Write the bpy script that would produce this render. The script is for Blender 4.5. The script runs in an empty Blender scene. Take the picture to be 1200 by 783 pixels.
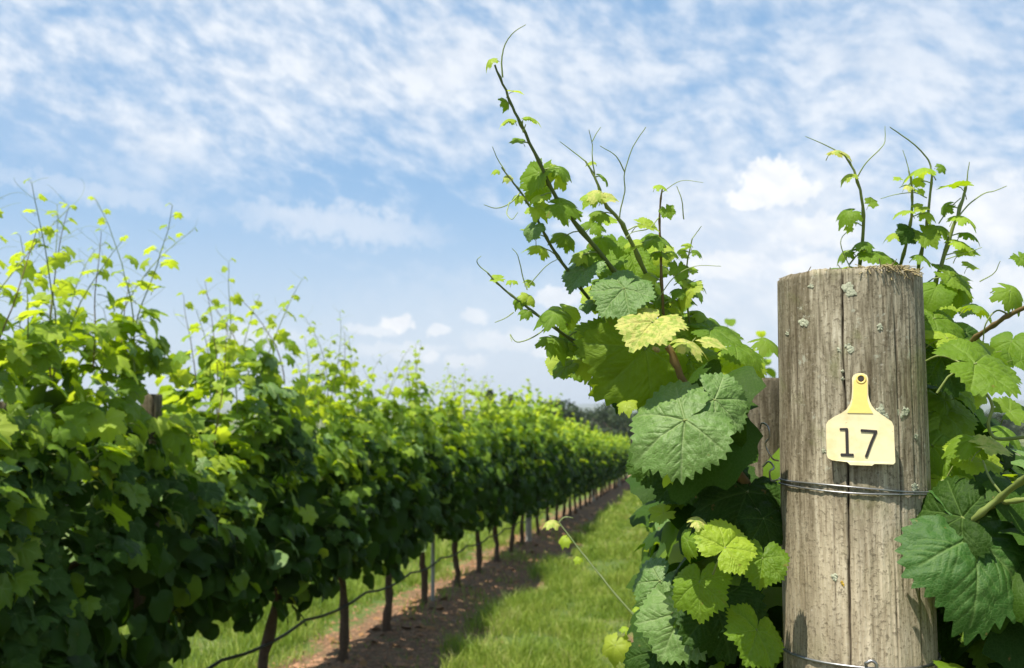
import bpy, math, random
import numpy as np
from mathutils import Vector, Matrix, noise as mn

SC = bpy.context.scene
random.seed(11)
R = math.radians
# ------------------------------------------------------------------ camera
FPX = 1167.0                       # focal length in photo pixels (photo 1200 x 783)
CAMZ = 1.5
YAW, PITCH = R(9.46), R(4.43)
cd = bpy.data.cameras.new('camera'); cam = bpy.data.objects.new('camera', cd)
SC.collection.objects.link(cam); SC.camera = cam
cam.location = (0, 0, CAMZ); cam.rotation_euler = (R(90) + PITCH, 0, YAW)
cd.lens = 36 * FPX / 1200; cd.sensor_width = 36; cd.clip_start = .02; cd.clip_end = 20000
cd.dof.use_dof = True; cd.dof.focus_distance = 1.17; cd.dof.aperture_fstop = 10.0
Rm = Matrix.Rotation(YAW, 3, 'Z') @ Matrix.Rotation(R(90) + PITCH, 3, 'X')
RIGHT, UP, BACK = Rm @ Vector((1, 0, 0)), Rm @ Vector((0, 1, 0)), Rm @ Vector((0, 0, 1))
def P(px, py, D):                  # a point of the place, D metres deep
    return Vector((0, 0, CAMZ)) + D * (-BACK + RIGHT * ((px - 600) / FPX) - UP * ((py - 391.5) / FPX))
def proj(p):
    v = Vector(p) - Vector((0, 0, CAMZ)); d = -v.dot(BACK)
    return 600 + FPX * v.dot(RIGHT) / d, 391.5 - FPX * v.dot(UP) / d, d
# ------------------------------------------------------------------ light and exposure
SUNV = Vector((-.27, -.42, 1)).normalized()
sl = bpy.data.lights.new('sun', 'SUN'); sun = bpy.data.objects.new('sun', sl); SC.collection.objects.link(sun)
sl.energy = 5.0; sl.angle = R(.53); sl.color = (1, .945, .83)
sun.rotation_euler = SUNV.to_track_quat('Z', 'Y').to_euler()
SC.view_settings.view_transform = 'Standard'; SC.view_settings.look = 'None'
SC.view_settings.exposure = .78; SC.view_settings.gamma = 1
cy = SC.cycles; cy.use_denoising = True; cy.max_bounces = 7; cy.diffuse_bounces = 3; cy.glossy_bounces = 2
cy.transmission_bounces = 4; cy.transparent_max_bounces = 6; cy.volume_bounces = 0
cy.caustics_reflective = False; cy.caustics_refractive = False
SC.render.use_persistent_data = False
# ------------------------------------------------------------------ node helper
class NT:
    def __init__(s, tree): s.t = tree; s.n = tree.nodes; s.l = tree.links
    def node(s, typ, props=None, **ins):
        n = s.n.new(typ)
        for k, v in (props or {}).items(): setattr(n, k, v)
        for k, v in ins.items(): s.put(n, k.replace('_', ' '), v)
        return n
    def put(s, n, key, v):
        sock = n.inputs[key]
        if isinstance(v, bpy.types.NodeSocket): s.l.new(v, sock)
        elif v is not None: sock.default_value = v
    def m(s, op, a, b=None, c=None, clamp=False):
        n = s.n.new('ShaderNodeMath'); n.operation = op; n.use_clamp = clamp
        for i, v in enumerate((a, b, c)):
            if v is not None: s.put(n, i, v)
        return n.outputs[0]
    def mr(s, v, a, b, c=0., d=1., t='SMOOTHSTEP'):
        n = s.n.new('ShaderNodeMapRange'); n.interpolation_type = t
        for i, x in enumerate((v, a, b, c, d)): s.put(n, i, x)
        return n.outputs[0]
    def mix(s, f, a, b, mode='MIX'):
        n = s.n.new('ShaderNodeMix'); n.data_type = 'RGBA'; n.blend_type = mode
        s.put(n, 0, f); s.put(n, 6, a); s.put(n, 7, b)
        return n.outputs[2]
    def noise(s, vec, scale, detail=4, rough=.55, dist=0., dim='3D'):
        n = s.n.new('ShaderNodeTexNoise'); n.noise_dimensions = dim
        s.put(n, 'Vector', vec); s.put(n, 'Scale', scale); s.put(n, 'Detail', detail); s.put(n, 'Roughness', rough); s.put(n, 'Distortion', dist)
        return n.outputs[0]
    def xyz(s, v):
        n = s.n.new('ShaderNodeSeparateXYZ'); s.l.new(v, n.inputs[0]); return n.outputs
    def vec(s, x, y, z):
        n = s.n.new('ShaderNodeCombineXYZ')
        for i, v in enumerate((x, y, z)): s.put(n, i, v)
        return n.outputs[0]
    def ramp(s, f, pts):
        n = s.n.new('ShaderNodeValToRGB'); s.l.new(f, n.inputs[0]); e = n.color_ramp.elements
        while len(e) < len(pts): e.new(.5)
        for i, (p, c) in enumerate(pts): e[i].position = p; e[i].color = (*c, 1)
        return n.outputs[0]
def rgb(*c): return (*c, 1)
# ------------------------------------------------------------------ sky
W = bpy.data.worlds.new('World'); SC.world = W; W.use_nodes = True
nt = NT(W.node_tree); nt.n.clear()
out = nt.n.new('ShaderNodeOutputWorld'); bg = nt.n.new('ShaderNodeBackground'); bg.inputs[1].default_value = .087
nt.l.new(bg.outputs[0], out.inputs[0])
sky = nt.node('ShaderNodeTexSky', dict(sky_type='NISHITA', sun_disc=False, sun_elevation=math.asin(SUNV.z),
              sun_rotation=math.atan2(SUNV.x, SUNV.y) % (2 * math.pi), altitude=200, air_density=1.0, dust_density=1.6, ozone_density=1.6))
tc = nt.n.new('ShaderNodeTexCoord'); dx, dy, dz = nt.xyz(tc.outputs['Generated'])
az = nt.m('ADD', nt.m('MULTIPLY', nt.m('ARCTAN2', dx, dy), 57.296), math.degrees(YAW))     # degrees from the row direction
el = nt.m('MULTIPLY', nt.m('ARCSINE', dz), 57.296)
def AE(px, py):
    d = (P(px, py, 1) - Vector((0, 0, CAMZ))).normalized()
    return math.degrees(math.atan2(d.x, d.y)) + math.degrees(YAW), math.degrees(math.asin(d.z))
# high broken cloud sheet, drawn on a flat layer overhead so that it foreshortens towards the horizon
zc = nt.m('MAXIMUM', nt.m('ADD', dz, .10), .05)
u = nt.m('DIVIDE', dx, zc); v = nt.m('DIVIDE', dy, zc)
uu = nt.m('ADD', nt.m('MULTIPLY', u, .80), nt.m('MULTIPLY', v, .60))
vv = nt.m('SUBTRACT', nt.m('MULTIPLY', v, .80), nt.m('MULTIPLY', u, .60))
qq = nt.m('ADD', el, nt.m('MULTIPLY', az, .24)); wq = nt.m('MULTIPLY', nt.m('SUBTRACT', nt.noise(nt.vec(az, el, 5.), .07, 2), .5), 5.)
qq = nt.m('ADD', qq, wq)
n1 = nt.noise(nt.vec(nt.m('MULTIPLY', az, .065), nt.m('MULTIPLY', qq, .16), 3.1), 1.45, 10, .60, .04)
n2 = nt.noise(nt.vec(nt.m('MULTIPLY', az, .50), nt.m('MULTIPLY', qq, .78), 9.7), 1.2, 8, .56, .0)
n3 = nt.noise(nt.vec(u, v, 4.2), .55, 3, .5)
edge = nt.m('SUBTRACT', nt.m('ADD', 9.6, nt.m('MULTIPLY', nt.m('MAXIMUM', nt.m('MULTIPLY', az, -1), 0.), .17)), nt.mr(az, 0., 12., 0., 7.5))
above = nt.m('SUBTRACT', nt.m('ADD', el, nt.m('MULTIPLY', nt.m('SUBTRACT', n1, .5), 6.)), edge)
cover = nt.m('MULTIPLY', nt.mr(above, -1.2, 3.), nt.mr(el, 17., 31., 1., .62))
mix1 = nt.m('ADD', nt.m('MULTIPLY', n1, .58), nt.m('MULTIPLY', n2, .42))
alto = nt.m('MULTIPLY', nt.mr(mix1, nt.m('SUBTRACT', .54, nt.m('MULTIPLY', cover, .22)), .64), nt.m('ADD', .12, nt.m('MULTIPLY', cover, .88)))
alto = nt.m('MULTIPLY', alto, nt.mr(n3, .2, .6, .65, 1.))
# a thin wisp and the milky air low down
def blob(px, py, rx, ry, jag, soft, top=1., rot=0.):
    a0, e0 = AE(px, py); k = FPX / 57.3
    nz = nt.noise(nt.vec(az, el, px * .01), 1.1, 6, .6)
    nzb = nt.noise(nt.vec(el, az, px * .02), 1.1, 6, .6)
    da = nt.m('ADD', nt.m('SUBTRACT', az, a0), nt.m('MULTIPLY', nt.m('SUBTRACT', nz, .5), jag))
    de = nt.m('ADD', nt.m('SUBTRACT', el, e0), nt.m('MULTIPLY', nt.m('SUBTRACT', nzb, .5), jag))
    c, s_ = math.cos(R(rot)), math.sin(R(rot))
    da2 = nt.m('ADD', nt.m('MULTIPLY', da, c), nt.m('MULTIPLY', de, s_)); de2 = nt.m('SUBTRACT', nt.m('MULTIPLY', de, c), nt.m('MULTIPLY', da, s_))
    q = nt.m('ADD', nt.m('POWER', nt.m('ABSOLUTE', nt.m('DIVIDE', da2, rx / k)), 2.), nt.m('POWER', nt.m('ABSOLUTE', nt.m('DIVIDE', de2, ry / k)), 2.))
    return nt.m('MULTIPLY', nt.mr(q, max(0., 1. - soft * 1.2), 1. + soft * .7, 1., 0.), top)
wisp = None
for b in ((395, 262, 120, 22, 3., .95, .60, -4), (90, 222, 150, 12, 2.5, .95, .35, -6), (40, 150, 260, 50, 6., .95, .12, -12),
          (860, 310, 190, 95, 8., .95, .55, 10), (700, 400, 330, 90, 6., .95, .32, 0)):
    x = blob(*b); wisp = x if wisp is None else nt.m('MAXIMUM', wisp, x)
puff = None
for b in ((905, 210, 36, 24, 2.0, .3, 1., 0), (880, 232, 32, 14, 1.8, .3, .95, 0), (925, 226, 34, 16, 2., .4, .9), (466, 379, 20, 11, 1.4, .35, 1.), (600, 398, 60, 14, 2., .5, .55), (470, 410, 60, 10, 2., .5, .45), (960, 270, 50, 22, 2.4, .5, .7), (436, 386, 34, 7, 1.4, .6, .6), (516, 388, 15, 7, 1.2, .5, .7),
          (506, 418, 12, 8, 1.2, .6, .75), (545, 424, 26, 8, 1.4, .6, .6), (638, 412, 18, 8, 1.2, .5, .8), (556, 370, 14, 10, 1.3, .6, .6),
          (655, 350, 34, 12, 1.8, .5, .75), (846, 312, 46, 16, 2., .6, .8), (950, 310, 30, 12, 2., .6, .8), (300, 395, 60, 14, 2., .7, .45),
          (1150, 250, 60, 40, 4., .8, .7), (1180, 330, 60, 26, 4., .8, .7)):
    x = blob(*b); puff = x if puff is None else nt.m('MAXIMUM', puff, x)
low = nt.m('MULTIPLY', nt.mr(el, 0., 15., 1., 0., 'SMOOTHERSTEP'), .62)
skycol = nt.mix(.6, sky.outputs[0], rgb(1.9, 3.75, 6.1))
c1 = nt.mix(low, skycol, rgb(5.3, 5.8, 6.3))
c2 = nt.mix(wisp, c1, rgb(5.7, 6.1, 6.7))
shade = nt.mr(n2, .3, .7)
c3 = nt.mix(nt.m('MULTIPLY', alto, .95), c2, nt.mix(shade, rgb(5.4, 5.8, 6.4), rgb(6.5, 6.75, 7.1)))
c4 = nt.mix(puff, c3, nt.mix(shade, rgb(6.3, 6.5, 6.8), rgb(7.4, 7.4, 7.4)))
nt.l.new(c4, bg.inputs[0])

# ------------------------------------------------------------------ object helpers
COL = SC.collection
def link(o, parent=None):
    COL.objects.link(o)
    if parent is not None: o.parent = parent
    return o
def tag(o, label=None, cat=None, group=None, kind=None):
    for k, x in (('label', label), ('category', cat), ('group', group), ('kind', kind)):
        if x: o[k] = x
    return o
def empty(name, loc, label=None, cat=None, group=None):
    o = bpy.data.objects.new(name, None); o.location = loc; o.empty_display_size = .1
    return tag(link(o), label, cat, group)
def mesh_np(name, V, F, mats, mi=None, smooth=False, attr=None):
    """V (n,3), F (m,3 or 4) arrays"""
    V = np.asarray(V, np.float32); F = np.asarray(F, np.int32)
    me = bpy.data.meshes.new(name); k = F.shape[1]
    me.vertices.add(len(V)); me.vertices.foreach_set('co', V.ravel())
    me.loops.add(F.size); me.loops.foreach_set('vertex_index', F.ravel())
    me.polygons.add(len(F)); me.polygons.foreach_set('loop_start', np.arange(0, F.size, k, dtype=np.int32))
    if mi is not None: me.polygons.foreach_set('material_index', np.asarray(mi, np.int32))
    me.polygons.foreach_set('use_smooth', np.full(len(F), smooth, bool))
    for m in mats: me.materials.append(m)
    me.update(calc_edges=True)
    for an, vals in (attr or {}).items():
        a = me.attributes.new(an, 'FLOAT', 'POINT'); a.data.foreach_set('value', np.asarray(vals, np.float32))
    return me
def ob(name, me, parent=None, loc=None, mat=None):
    o = bpy.data.objects.new(name, me); link(o, parent)
    if loc is not None: o.location = loc
    if mat is not None: o.matrix_basis = mat
    return o
class MB:
    """collects tubes, boxes and prisms, all as triangles"""
    def __init__(s): s.V = []; s.F = []; s.MI = []; s.n = 0
    def add(s, V, F, mi=0):
        s.V.append(np.asarray(V, float)); F = np.asarray(F, int)
        if F.shape[1] == 4: F = np.concatenate([F[:, [0, 1, 2]], F[:, [0, 2, 3]]])
        s.F.append(F + s.n); s.MI.append(np.full(len(F), mi)); s.n += len(V)
    def tube(s, pts, rad, sides=6, mi=0, caps=True):
        pts = np.array([tuple(p) for p in pts], float); n = len(pts)
        rad = np.full(n, rad) if np.isscalar(rad) else np.asarray(rad, float)
        T = np.gradient(pts, axis=0); T /= np.linalg.norm(T, axis=1)[:, None] + 1e-12
        ref = np.array([0, 0, 1.]) if abs(T[0][2]) < .9 else np.array([1., 0, 0])
        V = []; a = np.cross(T[0], ref); a /= np.linalg.norm(a)
        for i in range(n):
            a = a - T[i] * a.dot(T[i]); a /= np.linalg.norm(a) + 1e-12; b = np.cross(T[i], a)
            for k in range(sides):
                w = 2 * math.pi * k / sides; V.append(pts[i] + rad[i] * (a * math.cos(w) + b * math.sin(w)))
        F = [(i * sides + k, i * sides + (k + 1) % sides, (i + 1) * sides + (k + 1) % sides, (i + 1) * sides + k) for i in range(n - 1) for k in range(sides)]
        s.add(V, F, mi)
        if caps:
            for e, i in ((0, 0), (1, n - 1)):
                ring = [V[i * sides + k] for k in range(sides)]; c = pts[i]
                s.add(ring + [c], [((k, (k + 1) % sides, sides) if e else ((k + 1) % sides, k, sides)) for k in range(sides)], mi)
    def build(s, name, mats, parent=None, loc=None, smooth=True):
        me = mesh_np(name, np.concatenate(s.V), np.concatenate(s.F), mats if isinstance(mats, list) else [mats], np.concatenate(s.MI), smooth)
        return ob(name, me, parent, loc)
def smoothline(pts, k=5):
    pts = [Vector(p) for p in pts]
    if len(pts) < 3:
        return [pts[0].lerp(pts[-1], i / k) for i in range(k + 1)]
    q = [2 * pts[0] - pts[1]] + pts + [2 * pts[-1] - pts[-2]]; o = []
    for i in range(1, len(q) - 2):
        a, b, c, d = q[i - 1], q[i], q[i + 1], q[i + 2]
        for j in range(k):
            t = j / k
            o.append(.5 * ((2 * b) + (c - a) * t + (2 * a - 5 * b + 4 * c - d) * t * t + (3 * b - a - 3 * c + d) * t ** 3))
    return o + [pts[-1]]
def lin(a, b, n): return [a + (b - a) * i / (n - 1) for i in range(n)]
# ------------------------------------------------------------------ materials
def mat(name):
    m = bpy.data.materials.new(name); m.use_nodes = True; t = NT(m.node_tree); t.n.clear()
    o = t.n.new('ShaderNodeOutputMaterial'); return m, t, o
def principled(t, o, col, rough=.6, spec=.4, normal=None, metal=0.):
    b = t.node('ShaderNodeBsdfPrincipled', None, Roughness=rough, Metallic=metal); t.put(b, 'Base Color', col); t.put(b, 'Specular IOR Level', spec)
    if normal is not None: t.put(b, 'Normal', normal)
    if o is not None: t.l.new(b.outputs[0], o.inputs[0])
    return b
def bump(t, h, strength, dist):
    n = t.node('ShaderNodeBump', None, Strength=strength, Distance=dist, Height=h); return n.outputs[0]
def simple(name, c, rough=.6, spec=.4, metal=0., var=.15, scale=30., bs=.2, bd=.002):
    m, t, o = mat(name); tc = t.n.new('ShaderNodeTexCoord'); n = t.noise(tc.outputs['Object'], scale, 5)
    col = t.mix(n, rgb(*[x * (1 - var) for x in c]), rgb(*[min(1, x * (1 + var)) for x in c]))
    principled(t, o, col, rough, spec, bump(t, n, bs, bd), metal); return m
def leaf_mat(name, cols, trans, vein, rough=.42, spec=.35, tf=.42, under=(.12, .17, .075), mottle=None):
    m, t, o = mat(name)
    g = t.n.new('ShaderNodeNewGeometry'); oi = t.n.new('ShaderNodeObjectInfo'); tc = t.n.new('ShaderNodeTexCoord')
    rnd = t.m('FRACT', t.m('ADD', g.outputs['Random Per Island'], oi.outputs['Random']))
    at = t.node('ShaderNodeAttribute', dict(attribute_name='vein')).outputs['Fac']
    pz = t.m('FRACT', t.m('MULTIPLY', rnd, 7.31))
    base = t.ramp(rnd, [(i / (len(cols) - 1), c) for i, c in enumerate(cols)])
    nz = t.noise(g.outputs['Position'], 45., 4, .6)
    base = t.mix(t.mr(nz, .35, .7, 0., .35), base, t.mix(.5, base, rgb(*[c * 1.5 for c in cols[-1]])))
    if mottle:
        mz = t.noise(g.outputs['Position'], 130., 3, .6)
        base = t.mix(t.m('MULTIPLY', t.mr(mz, .42, .58), .8), base, rgb(*mottle))
    base = t.mix(t.m('MULTIPLY', at, .6), base, rgb(*vein))
    base = t.mix(t.m('MULTIPLY', g.outputs['Backfacing'], .55), base, rgb(*under))
    fz = t.noise(g.outputs['Position'], 420., 3, .6)
    base = t.mix(t.mr(t.noise(g.outputs['Position'], 70., 3, .5), .70, .76, 0., .75), base, rgb(.22, .13, .04))
    vo = t.node('ShaderNodeTexVoronoi', dict(feature='DISTANCE_TO_EDGE')); t.put(vo, 'Vector', t.node('ShaderNodeVectorMath', dict(operation='ADD')).outputs[0] if False else g.outputs['Position']); vo.inputs['Scale'].default_value = 230.
    net = t.mr(vo.outputs['Distance'], .0, .16, 1., 0.)
    base = t.mix(t.m('MULTIPLY', net, .22), base, rgb(*[c * .9 for c in vein]))
    bm = bump(t, t.m('ADD', t.m('MULTIPLY', fz, .5), t.m('MULTIPLY', t.m('ADD', at, t.m('MULTIPLY', net, .6)), -1.2)), .4, .0009)
    rg = t.m('ADD', t.m('MULTIPLY', pz, .16), rough)
    b = principled(t, None, base, rg, spec, bm)
    tr = t.node('ShaderNodeBsdfTranslucent'); t.put(tr, 'Color', t.mix(t.m('MULTIPLY', rnd, .5), rgb(*trans), rgb(*[c * .72 for c in trans])))
    ms = t.n.new('ShaderNodeMixShader'); ms.inputs[0].default_value = tf
    t.l.new(b.outputs[0], ms.inputs[1]); t.l.new(tr.outputs[0], ms.inputs[2]); t.l.new(ms.outputs[0], o.inputs[0])
    return m
M = {}
M['old'] = leaf_mat('leaf_mature', [(.014, .038, .003), (.022, .056, .004), (.034, .078, .005), (.016, .044, .003)], (.065, .16, .002), (.10, .17, .04), .52, .14, .26, (.035, .070, .016))  # mature leaf, darkened further so its colour carries the canopy's shade
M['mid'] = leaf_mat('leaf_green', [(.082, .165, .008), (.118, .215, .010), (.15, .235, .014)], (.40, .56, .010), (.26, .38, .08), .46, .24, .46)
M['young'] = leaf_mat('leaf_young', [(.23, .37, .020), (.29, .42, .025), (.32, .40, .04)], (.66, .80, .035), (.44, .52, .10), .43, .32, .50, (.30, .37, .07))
M['pale'] = leaf_mat('leaf_pale', [(.48, .50, .13), (.54, .50, .14), (.42, .48, .12)], (.70, .70, .12), (.58, .56, .2), .5, .3, .4, (.46, .48, .18), (.20, .34, .03))
M['blue'] = leaf_mat('leaf_waxy', [(.095, .180, .032), (.112, .200, .038), (.085, .172, .028)], (.16, .32, .02), (.28, .36, .15), .46, .45, .26)
M['gloss'] = leaf_mat('leaf_glossy', [(.024, .085, .009), (.032, .100, .011)], (.08, .24, .008), (.17, .27, .07), .46, .4, .30)
M['stem'] = simple('green_stem', (.16, .20, .05), .5, .4)
M['stem_red'] = simple('reddish_cane', (.15, .10, .04), .55, .4)
M['cane'] = simple('green_brown_cane', (.085, .115, .030), .5, .4)
M['bark'] = simple('vine_bark', (.10, .066, .042), .9, .2, var=.5, scale=60, bs=.9, bd=.01)
M['tendril'] = simple('tendril', (.24, .30, .10), .5, .4)
M['wire'] = simple('galvanised_wire', (.30, .30, .30), .38, .5, metal=.85, var=.3, scale=90)
M['hose'] = simple('black_hose', (.012, .012, .013), .5, .4)
M['steel'] = simple('weathered_steel', (.33, .33, .31), .6, .4, metal=.3, var=.2)
# ------------------------------------------------------------------ leaf shapes
OUT = [(0, 1.0), (28, .85), (50, .95), (80, .80), (106, .86), (134, .74), (156, .68), (171, .44), (180, .12)]
def outline(th, rs):
    """radius of a vine leaf edge at angle th from the tip (radians)"""
    a = abs(math.degrees(th)); side = 0 if th >= 0 else 1
    for i in range(len(OUT) - 1):
        if a <= OUT[i + 1][0] + 1e-6:
            t = (a - OUT[i][0]) / (OUT[i + 1][0] - OUT[i][0]); t = t * t * (3 - 2 * t)
            r = (OUT[i][1] * rs[side][i] * (1 - t) + OUT[i + 1][1] * rs[side][i + 1] * t)
            return r
    return OUT[-1][1]
VEINS = []
for a, L in ((0, .97), (52, .88), (-52, .88), (108, .72), (-108, .72)):
    d = np.array([math.sin(R(a)), math.cos(R(a))]); VEINS.append((np.zeros(2), d * L, .020, 1.))
    for k, f in enumerate((.22, .36, .5, .64, .78)):
        for s in (-1, 1):
            if a != 0 and f < .3: continue
            e = np.array([math.sin(R(a + s * 42)), math.cos(R(a + s * 42))]); VEINS.append((d * L * (f + .03 * s), d * L * (f + .03 * s) + e * (.46 * (1 - f * .55)), .011, .6))
def leaf_arrays(seed, nth, rings, teeth=34, fold=.22, droop=.22, wave=.06, tooth=.055, deep=1., petiole=True, quilt=0.):
    rg = random.Random(seed)
    rs = [[1 + rg.uniform(-.07, .07) for _ in OUT] for _ in range(2)]
    for k in (0, 8): rs[1][k] = rs[0][k]
    for s in range(2):
        for k in (1, 3, 5): rs[s][k] *= deep
    ths = [-math.pi + 2 * math.pi * (i + .5) / nth for i in range(nth)]
    ph = [rg.uniform(0, 6.28) for _ in range(4)]; curl = rg.uniform(.6, 1.3)
    V = [(0, 0)]; vr = [0]
    for j, f in enumerate(rings):
        for th in ths:
            r = outline(th, rs)
            if tooth:
                s = (abs(th) / math.pi * teeth / 2 + .25) % 1
                tw = (s / .65 if s < .65 else (1 - s) / .35) - .5
                r *= 1 + tooth * tw * 2 * (f ** 5) * (1 if abs(th) < 2.95 else 0)
            V.append((r * f * math.sin(th), r * f * math.cos(th))); vr.append(f)
    V = np.array(V); X, Y = V[:, 0], V[:, 1]; rr = np.hypot(X, Y); TH = np.arctan2(X, Y)
    vein = np.zeros(len(V))
    if len(rings) > 3:
        for a, b, w, amp in VEINS:
            ab = b - a; t = np.clip(((V - a) @ ab) / (ab @ ab), 0, 1); d = np.linalg.norm(V - a - t[:, None] * ab, axis=1)
            vein = np.maximum(vein, amp * np.exp(-(d / (w * (1.1 - .5 * t))) ** 2))
    Z = fold * np.abs(X) * (1 - .35 * rr) - droop * curl * rr ** 2 + wave * np.sin(3 * TH + ph[0]) * rr ** 2 + wave * .7 * np.sin(5 * TH + ph[1]) * rr ** 3
    if quilt:
        for a in (0, 52, -52, 108, -108):
            dlt = np.abs((np.degrees(TH) - a + 180) % 360 - 180); Z -= .05 * np.exp(-(dlt / 9) ** 2) * rr * quilt
        Z -= .018 * vein * quilt
        Z += quilt * np.array([.05 * mn.noise(Vector((x * 3.2, y * 3.2, seed * 3.))) + .022 * mn.noise(Vector((x * 9, y * 9, seed * 3.))) + .004 * mn.noise(Vector((x * 21, y * 21, seed * 3.))) for x, y in V])
    s = 1 / 1.5
    VV = np.stack([X, Y, Z], 1) * s
    F = [(0, 1 + i, 1 + (i + 1) % nth) for i in range(nth)]
    for j in range(len(rings) - 1):
        a0, b0 = 1 + j * nth, 1 + (j + 1) * nth
        for i in range(nth):
            k = (i + 1) % nth; F += [(a0 + i, b0 + i, b0 + k), (a0 + i, b0 + k, a0 + k)]
    F = np.array(F)[:, [0, 2, 1]]; MI = np.zeros(len(F), int)
    if petiole:
        mb = MB(); c = rg.uniform(-.2, .2)
        mb.tube([(0, .02, -.004), (c * .2, -.14, -.05), (c * .6, -.30, -.19), (c, -.38, -.40)], [.016, .015, .016, .02], 4, caps=False)
        n0 = len(VV); VV = np.concatenate([VV] + mb.V); F = np.concatenate([F] + [f + n0 for f in mb.F]); MI = np.concatenate([MI, np.ones(len(F) - len(MI), int)])
        vein = np.concatenate([vein, np.zeros(len(VV) - n0)])
    return VV, F, MI, vein
def leaf_meshes(name, n, mats, stem, **kw):
    res = {}
    for i in range(n):
        rg = random.Random(900 + i * 7 + len(name))
        k2 = dict(kw); k2['fold'] = kw.get('fold', .22) * rg.uniform(.3, 1.6); k2['droop'] = kw.get('droop', .22) * rg.uniform(.4, 1.6)
        V, F, MI, vein = leaf_arrays(i * 13 + 5, **k2)
        for mk in mats:
            res.setdefault(mk, []).append(mesh_np(name, V, F, [M[mk], M[stem]], MI, True, {'vein': vein}))
    return res
HERO = leaf_meshes('vine_leaf_hero', 4, ('old', 'mid', 'young', 'pale', 'blue', 'gloss'), 'stem', nth=204, rings=lin(.04, 1, 34), teeth=36, quilt=1.05, fold=.20, droop=.26)
BIG = leaf_meshes('vine_leaf_hero', 1, ('gloss',), 'stem', nth=240, rings=lin(.03, 1, 40), teeth=38, quilt=1.1, fold=.34, droop=.3, petiole=False)
MEDL = leaf_meshes('vine_leaf', 6, ('old', 'mid', 'young', 'blue'), 'stem', nth=84, rings=[.12, .28, .45, .62, .8, .92, 1], teeth=34, quilt=.8, fold=.25, droop=.3)
YNG = leaf_meshes('vine_leaf_small', 4, ('mid', 'young', 'pale'), 'stem', nth=60, rings=[.25, .5, .75, 1], teeth=26, quilt=.6, fold=.6, droop=.4, deep=.86, tooth=.11)
WALL = leaf_meshes('vine_leaf', 6, ('old', 'mid', 'young', 'blue'), 'stem', nth=68, rings=[.25, .5, .75, 1], teeth=26, quilt=.7, fold=.22, droop=.22, deep=.84, tooth=.08)
LOW = leaf_meshes('vine_leaf_simple', 6, ('old', 'mid', 'young', 'blue'), 'stem', nth=34, rings=[.55, 1], teeth=17, tooth=.07, deep=.88, fold=.3, droop=.35, wave=.09)
FARL = [leaf_arrays(i * 5 + 2, 14, [1], tooth=0, petiole=False, fold=.4, droop=.3) for i in range(5)]
MIDL = [leaf_arrays(i * 5 + 40, 22, [.55, 1], tooth=.06, teeth=20, petiole=False, fold=.3, droop=.35, wave=.09) for i in range(5)]
def frame(pos, n, tip, size):
    n = Vector(n).normalized(); tip = Vector(tip); y = tip - n * tip.dot(n)
    if y.length < 1e-4: y = n.orthogonal()
    y.normalize(); x = y.cross(n)
    m = Matrix((x, y, n)).transposed().to_4x4(); m = m @ Matrix.Diagonal((size, size, size, 1)); m.translation = Vector(pos); return m
def leaf_ob(me, pos, n, tip, size, parent):
    return ob('leaf', me, parent, mat=frame(Vector(pos) - parent.location, n, tip, size))
def join_leaves(items, protos, mats, order):
    """items (pos, n, tip, size, matkey) -> one mesh"""
    V = []; F = []; MI = []; n = 0; rg = random.Random(5)
    for pos, nn, tip, size, mk in items:
        pv, pf, pm, _ = rg.choice(protos); m = np.array(frame(pos, nn, tip, size))
        V.append(pv @ m[:3, :3].T + m[:3, 3]); F.append(pf + n); MI.append(np.full(len(pf), order.index(mk))); n += len(pv)
    return mesh_np('foliage', np.concatenate(V), np.concatenate(F), [M[k] for k in order], np.concatenate(MI), True)
# ------------------------------------------------------------------ ground
SLOPE = 43 / FPX
ROWL, ROWR = -2.32, .21            # the two vine rows, along +Y
def gz0(y):
    if y < 48: return -SLOPE * y
    t = min((y - 48) / 60, 1.); return -SLOPE * 48 - SLOPE * 60 * (t - t * t / 2)
def gz(x, y):
    n = 0
    if -9 < x < 9 and y < 60:
        n = .035 * mn.noise(Vector((x * .9, y * .5, 1.3))) + .018 * mn.noise(Vector((x * 4, y * 3, 7)))
        for rx in (ROWL, ROWR): n += .05 * math.exp(-((x - rx) / .35) ** 2)
    return gz0(y) + n
ys = list(np.arange(-8, 16, .09)) + list(np.arange(16, 60, .3)) + [62, 66, 72, 80, 90, 100, 108, 130, 170, 250, 400, 700, 1200, 2200, 4300]
xs = [-4300, -2000, -900, -400, -180, -90, -50, -30, -20, -14, -10] + list(np.arange(-8, 4, .09)) + list(np.arange(4, 9, .3)) + [11, 15, 22, 35, 60, 100, 200, 450, 1000, 2000, 4300]
V = [(x, y, gz(x, y)) for y in ys for x in xs]; nx = len(xs)
F = [(j * nx + i, j * nx + i + 1, (j + 1) * nx + i + 1, (j + 1) * nx + i) for j in range(len(ys) - 1) for i in range(nx - 1)]
m, t, o = mat('vineyard_ground')
g = t.n.new('ShaderNodeNewGeometry'); pos = g.outputs['Position']; px_, py_, pz_ = t.xyz(pos)
wob = t.m('MULTIPLY', t.m('SUBTRACT', t.noise(pos, 2.2, 5, .6), .5), .9)
def stripd(rx, w): return t.mr(t.m('ADD', t.m('ABSOLUTE', t.m('SUBTRACT', px_, rx)), wob), w - .12, w + .12, 1., 0.)
soil = t.m('MAXIMUM', stripd(ROWL + .2, .62), stripd(ROWR, .62))
soil = t.m('MULTIPLY', soil, t.mr(py_, 55., 62., 1., 0.))
fine = t.noise(pos, 28., 8, .7); big = t.noise(pos, 1.7, 4)
earth = t.ramp(fine, [(.30, (.070, .040, .022)), (.5, (.18, .108, .060)), (.70, (.33, .215, .13))])
earth = t.mix(t.mr(t.noise(pos, 6., 5, .65), .56, .66, 0., .6), earth, rgb(.09, .12, .035))
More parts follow.
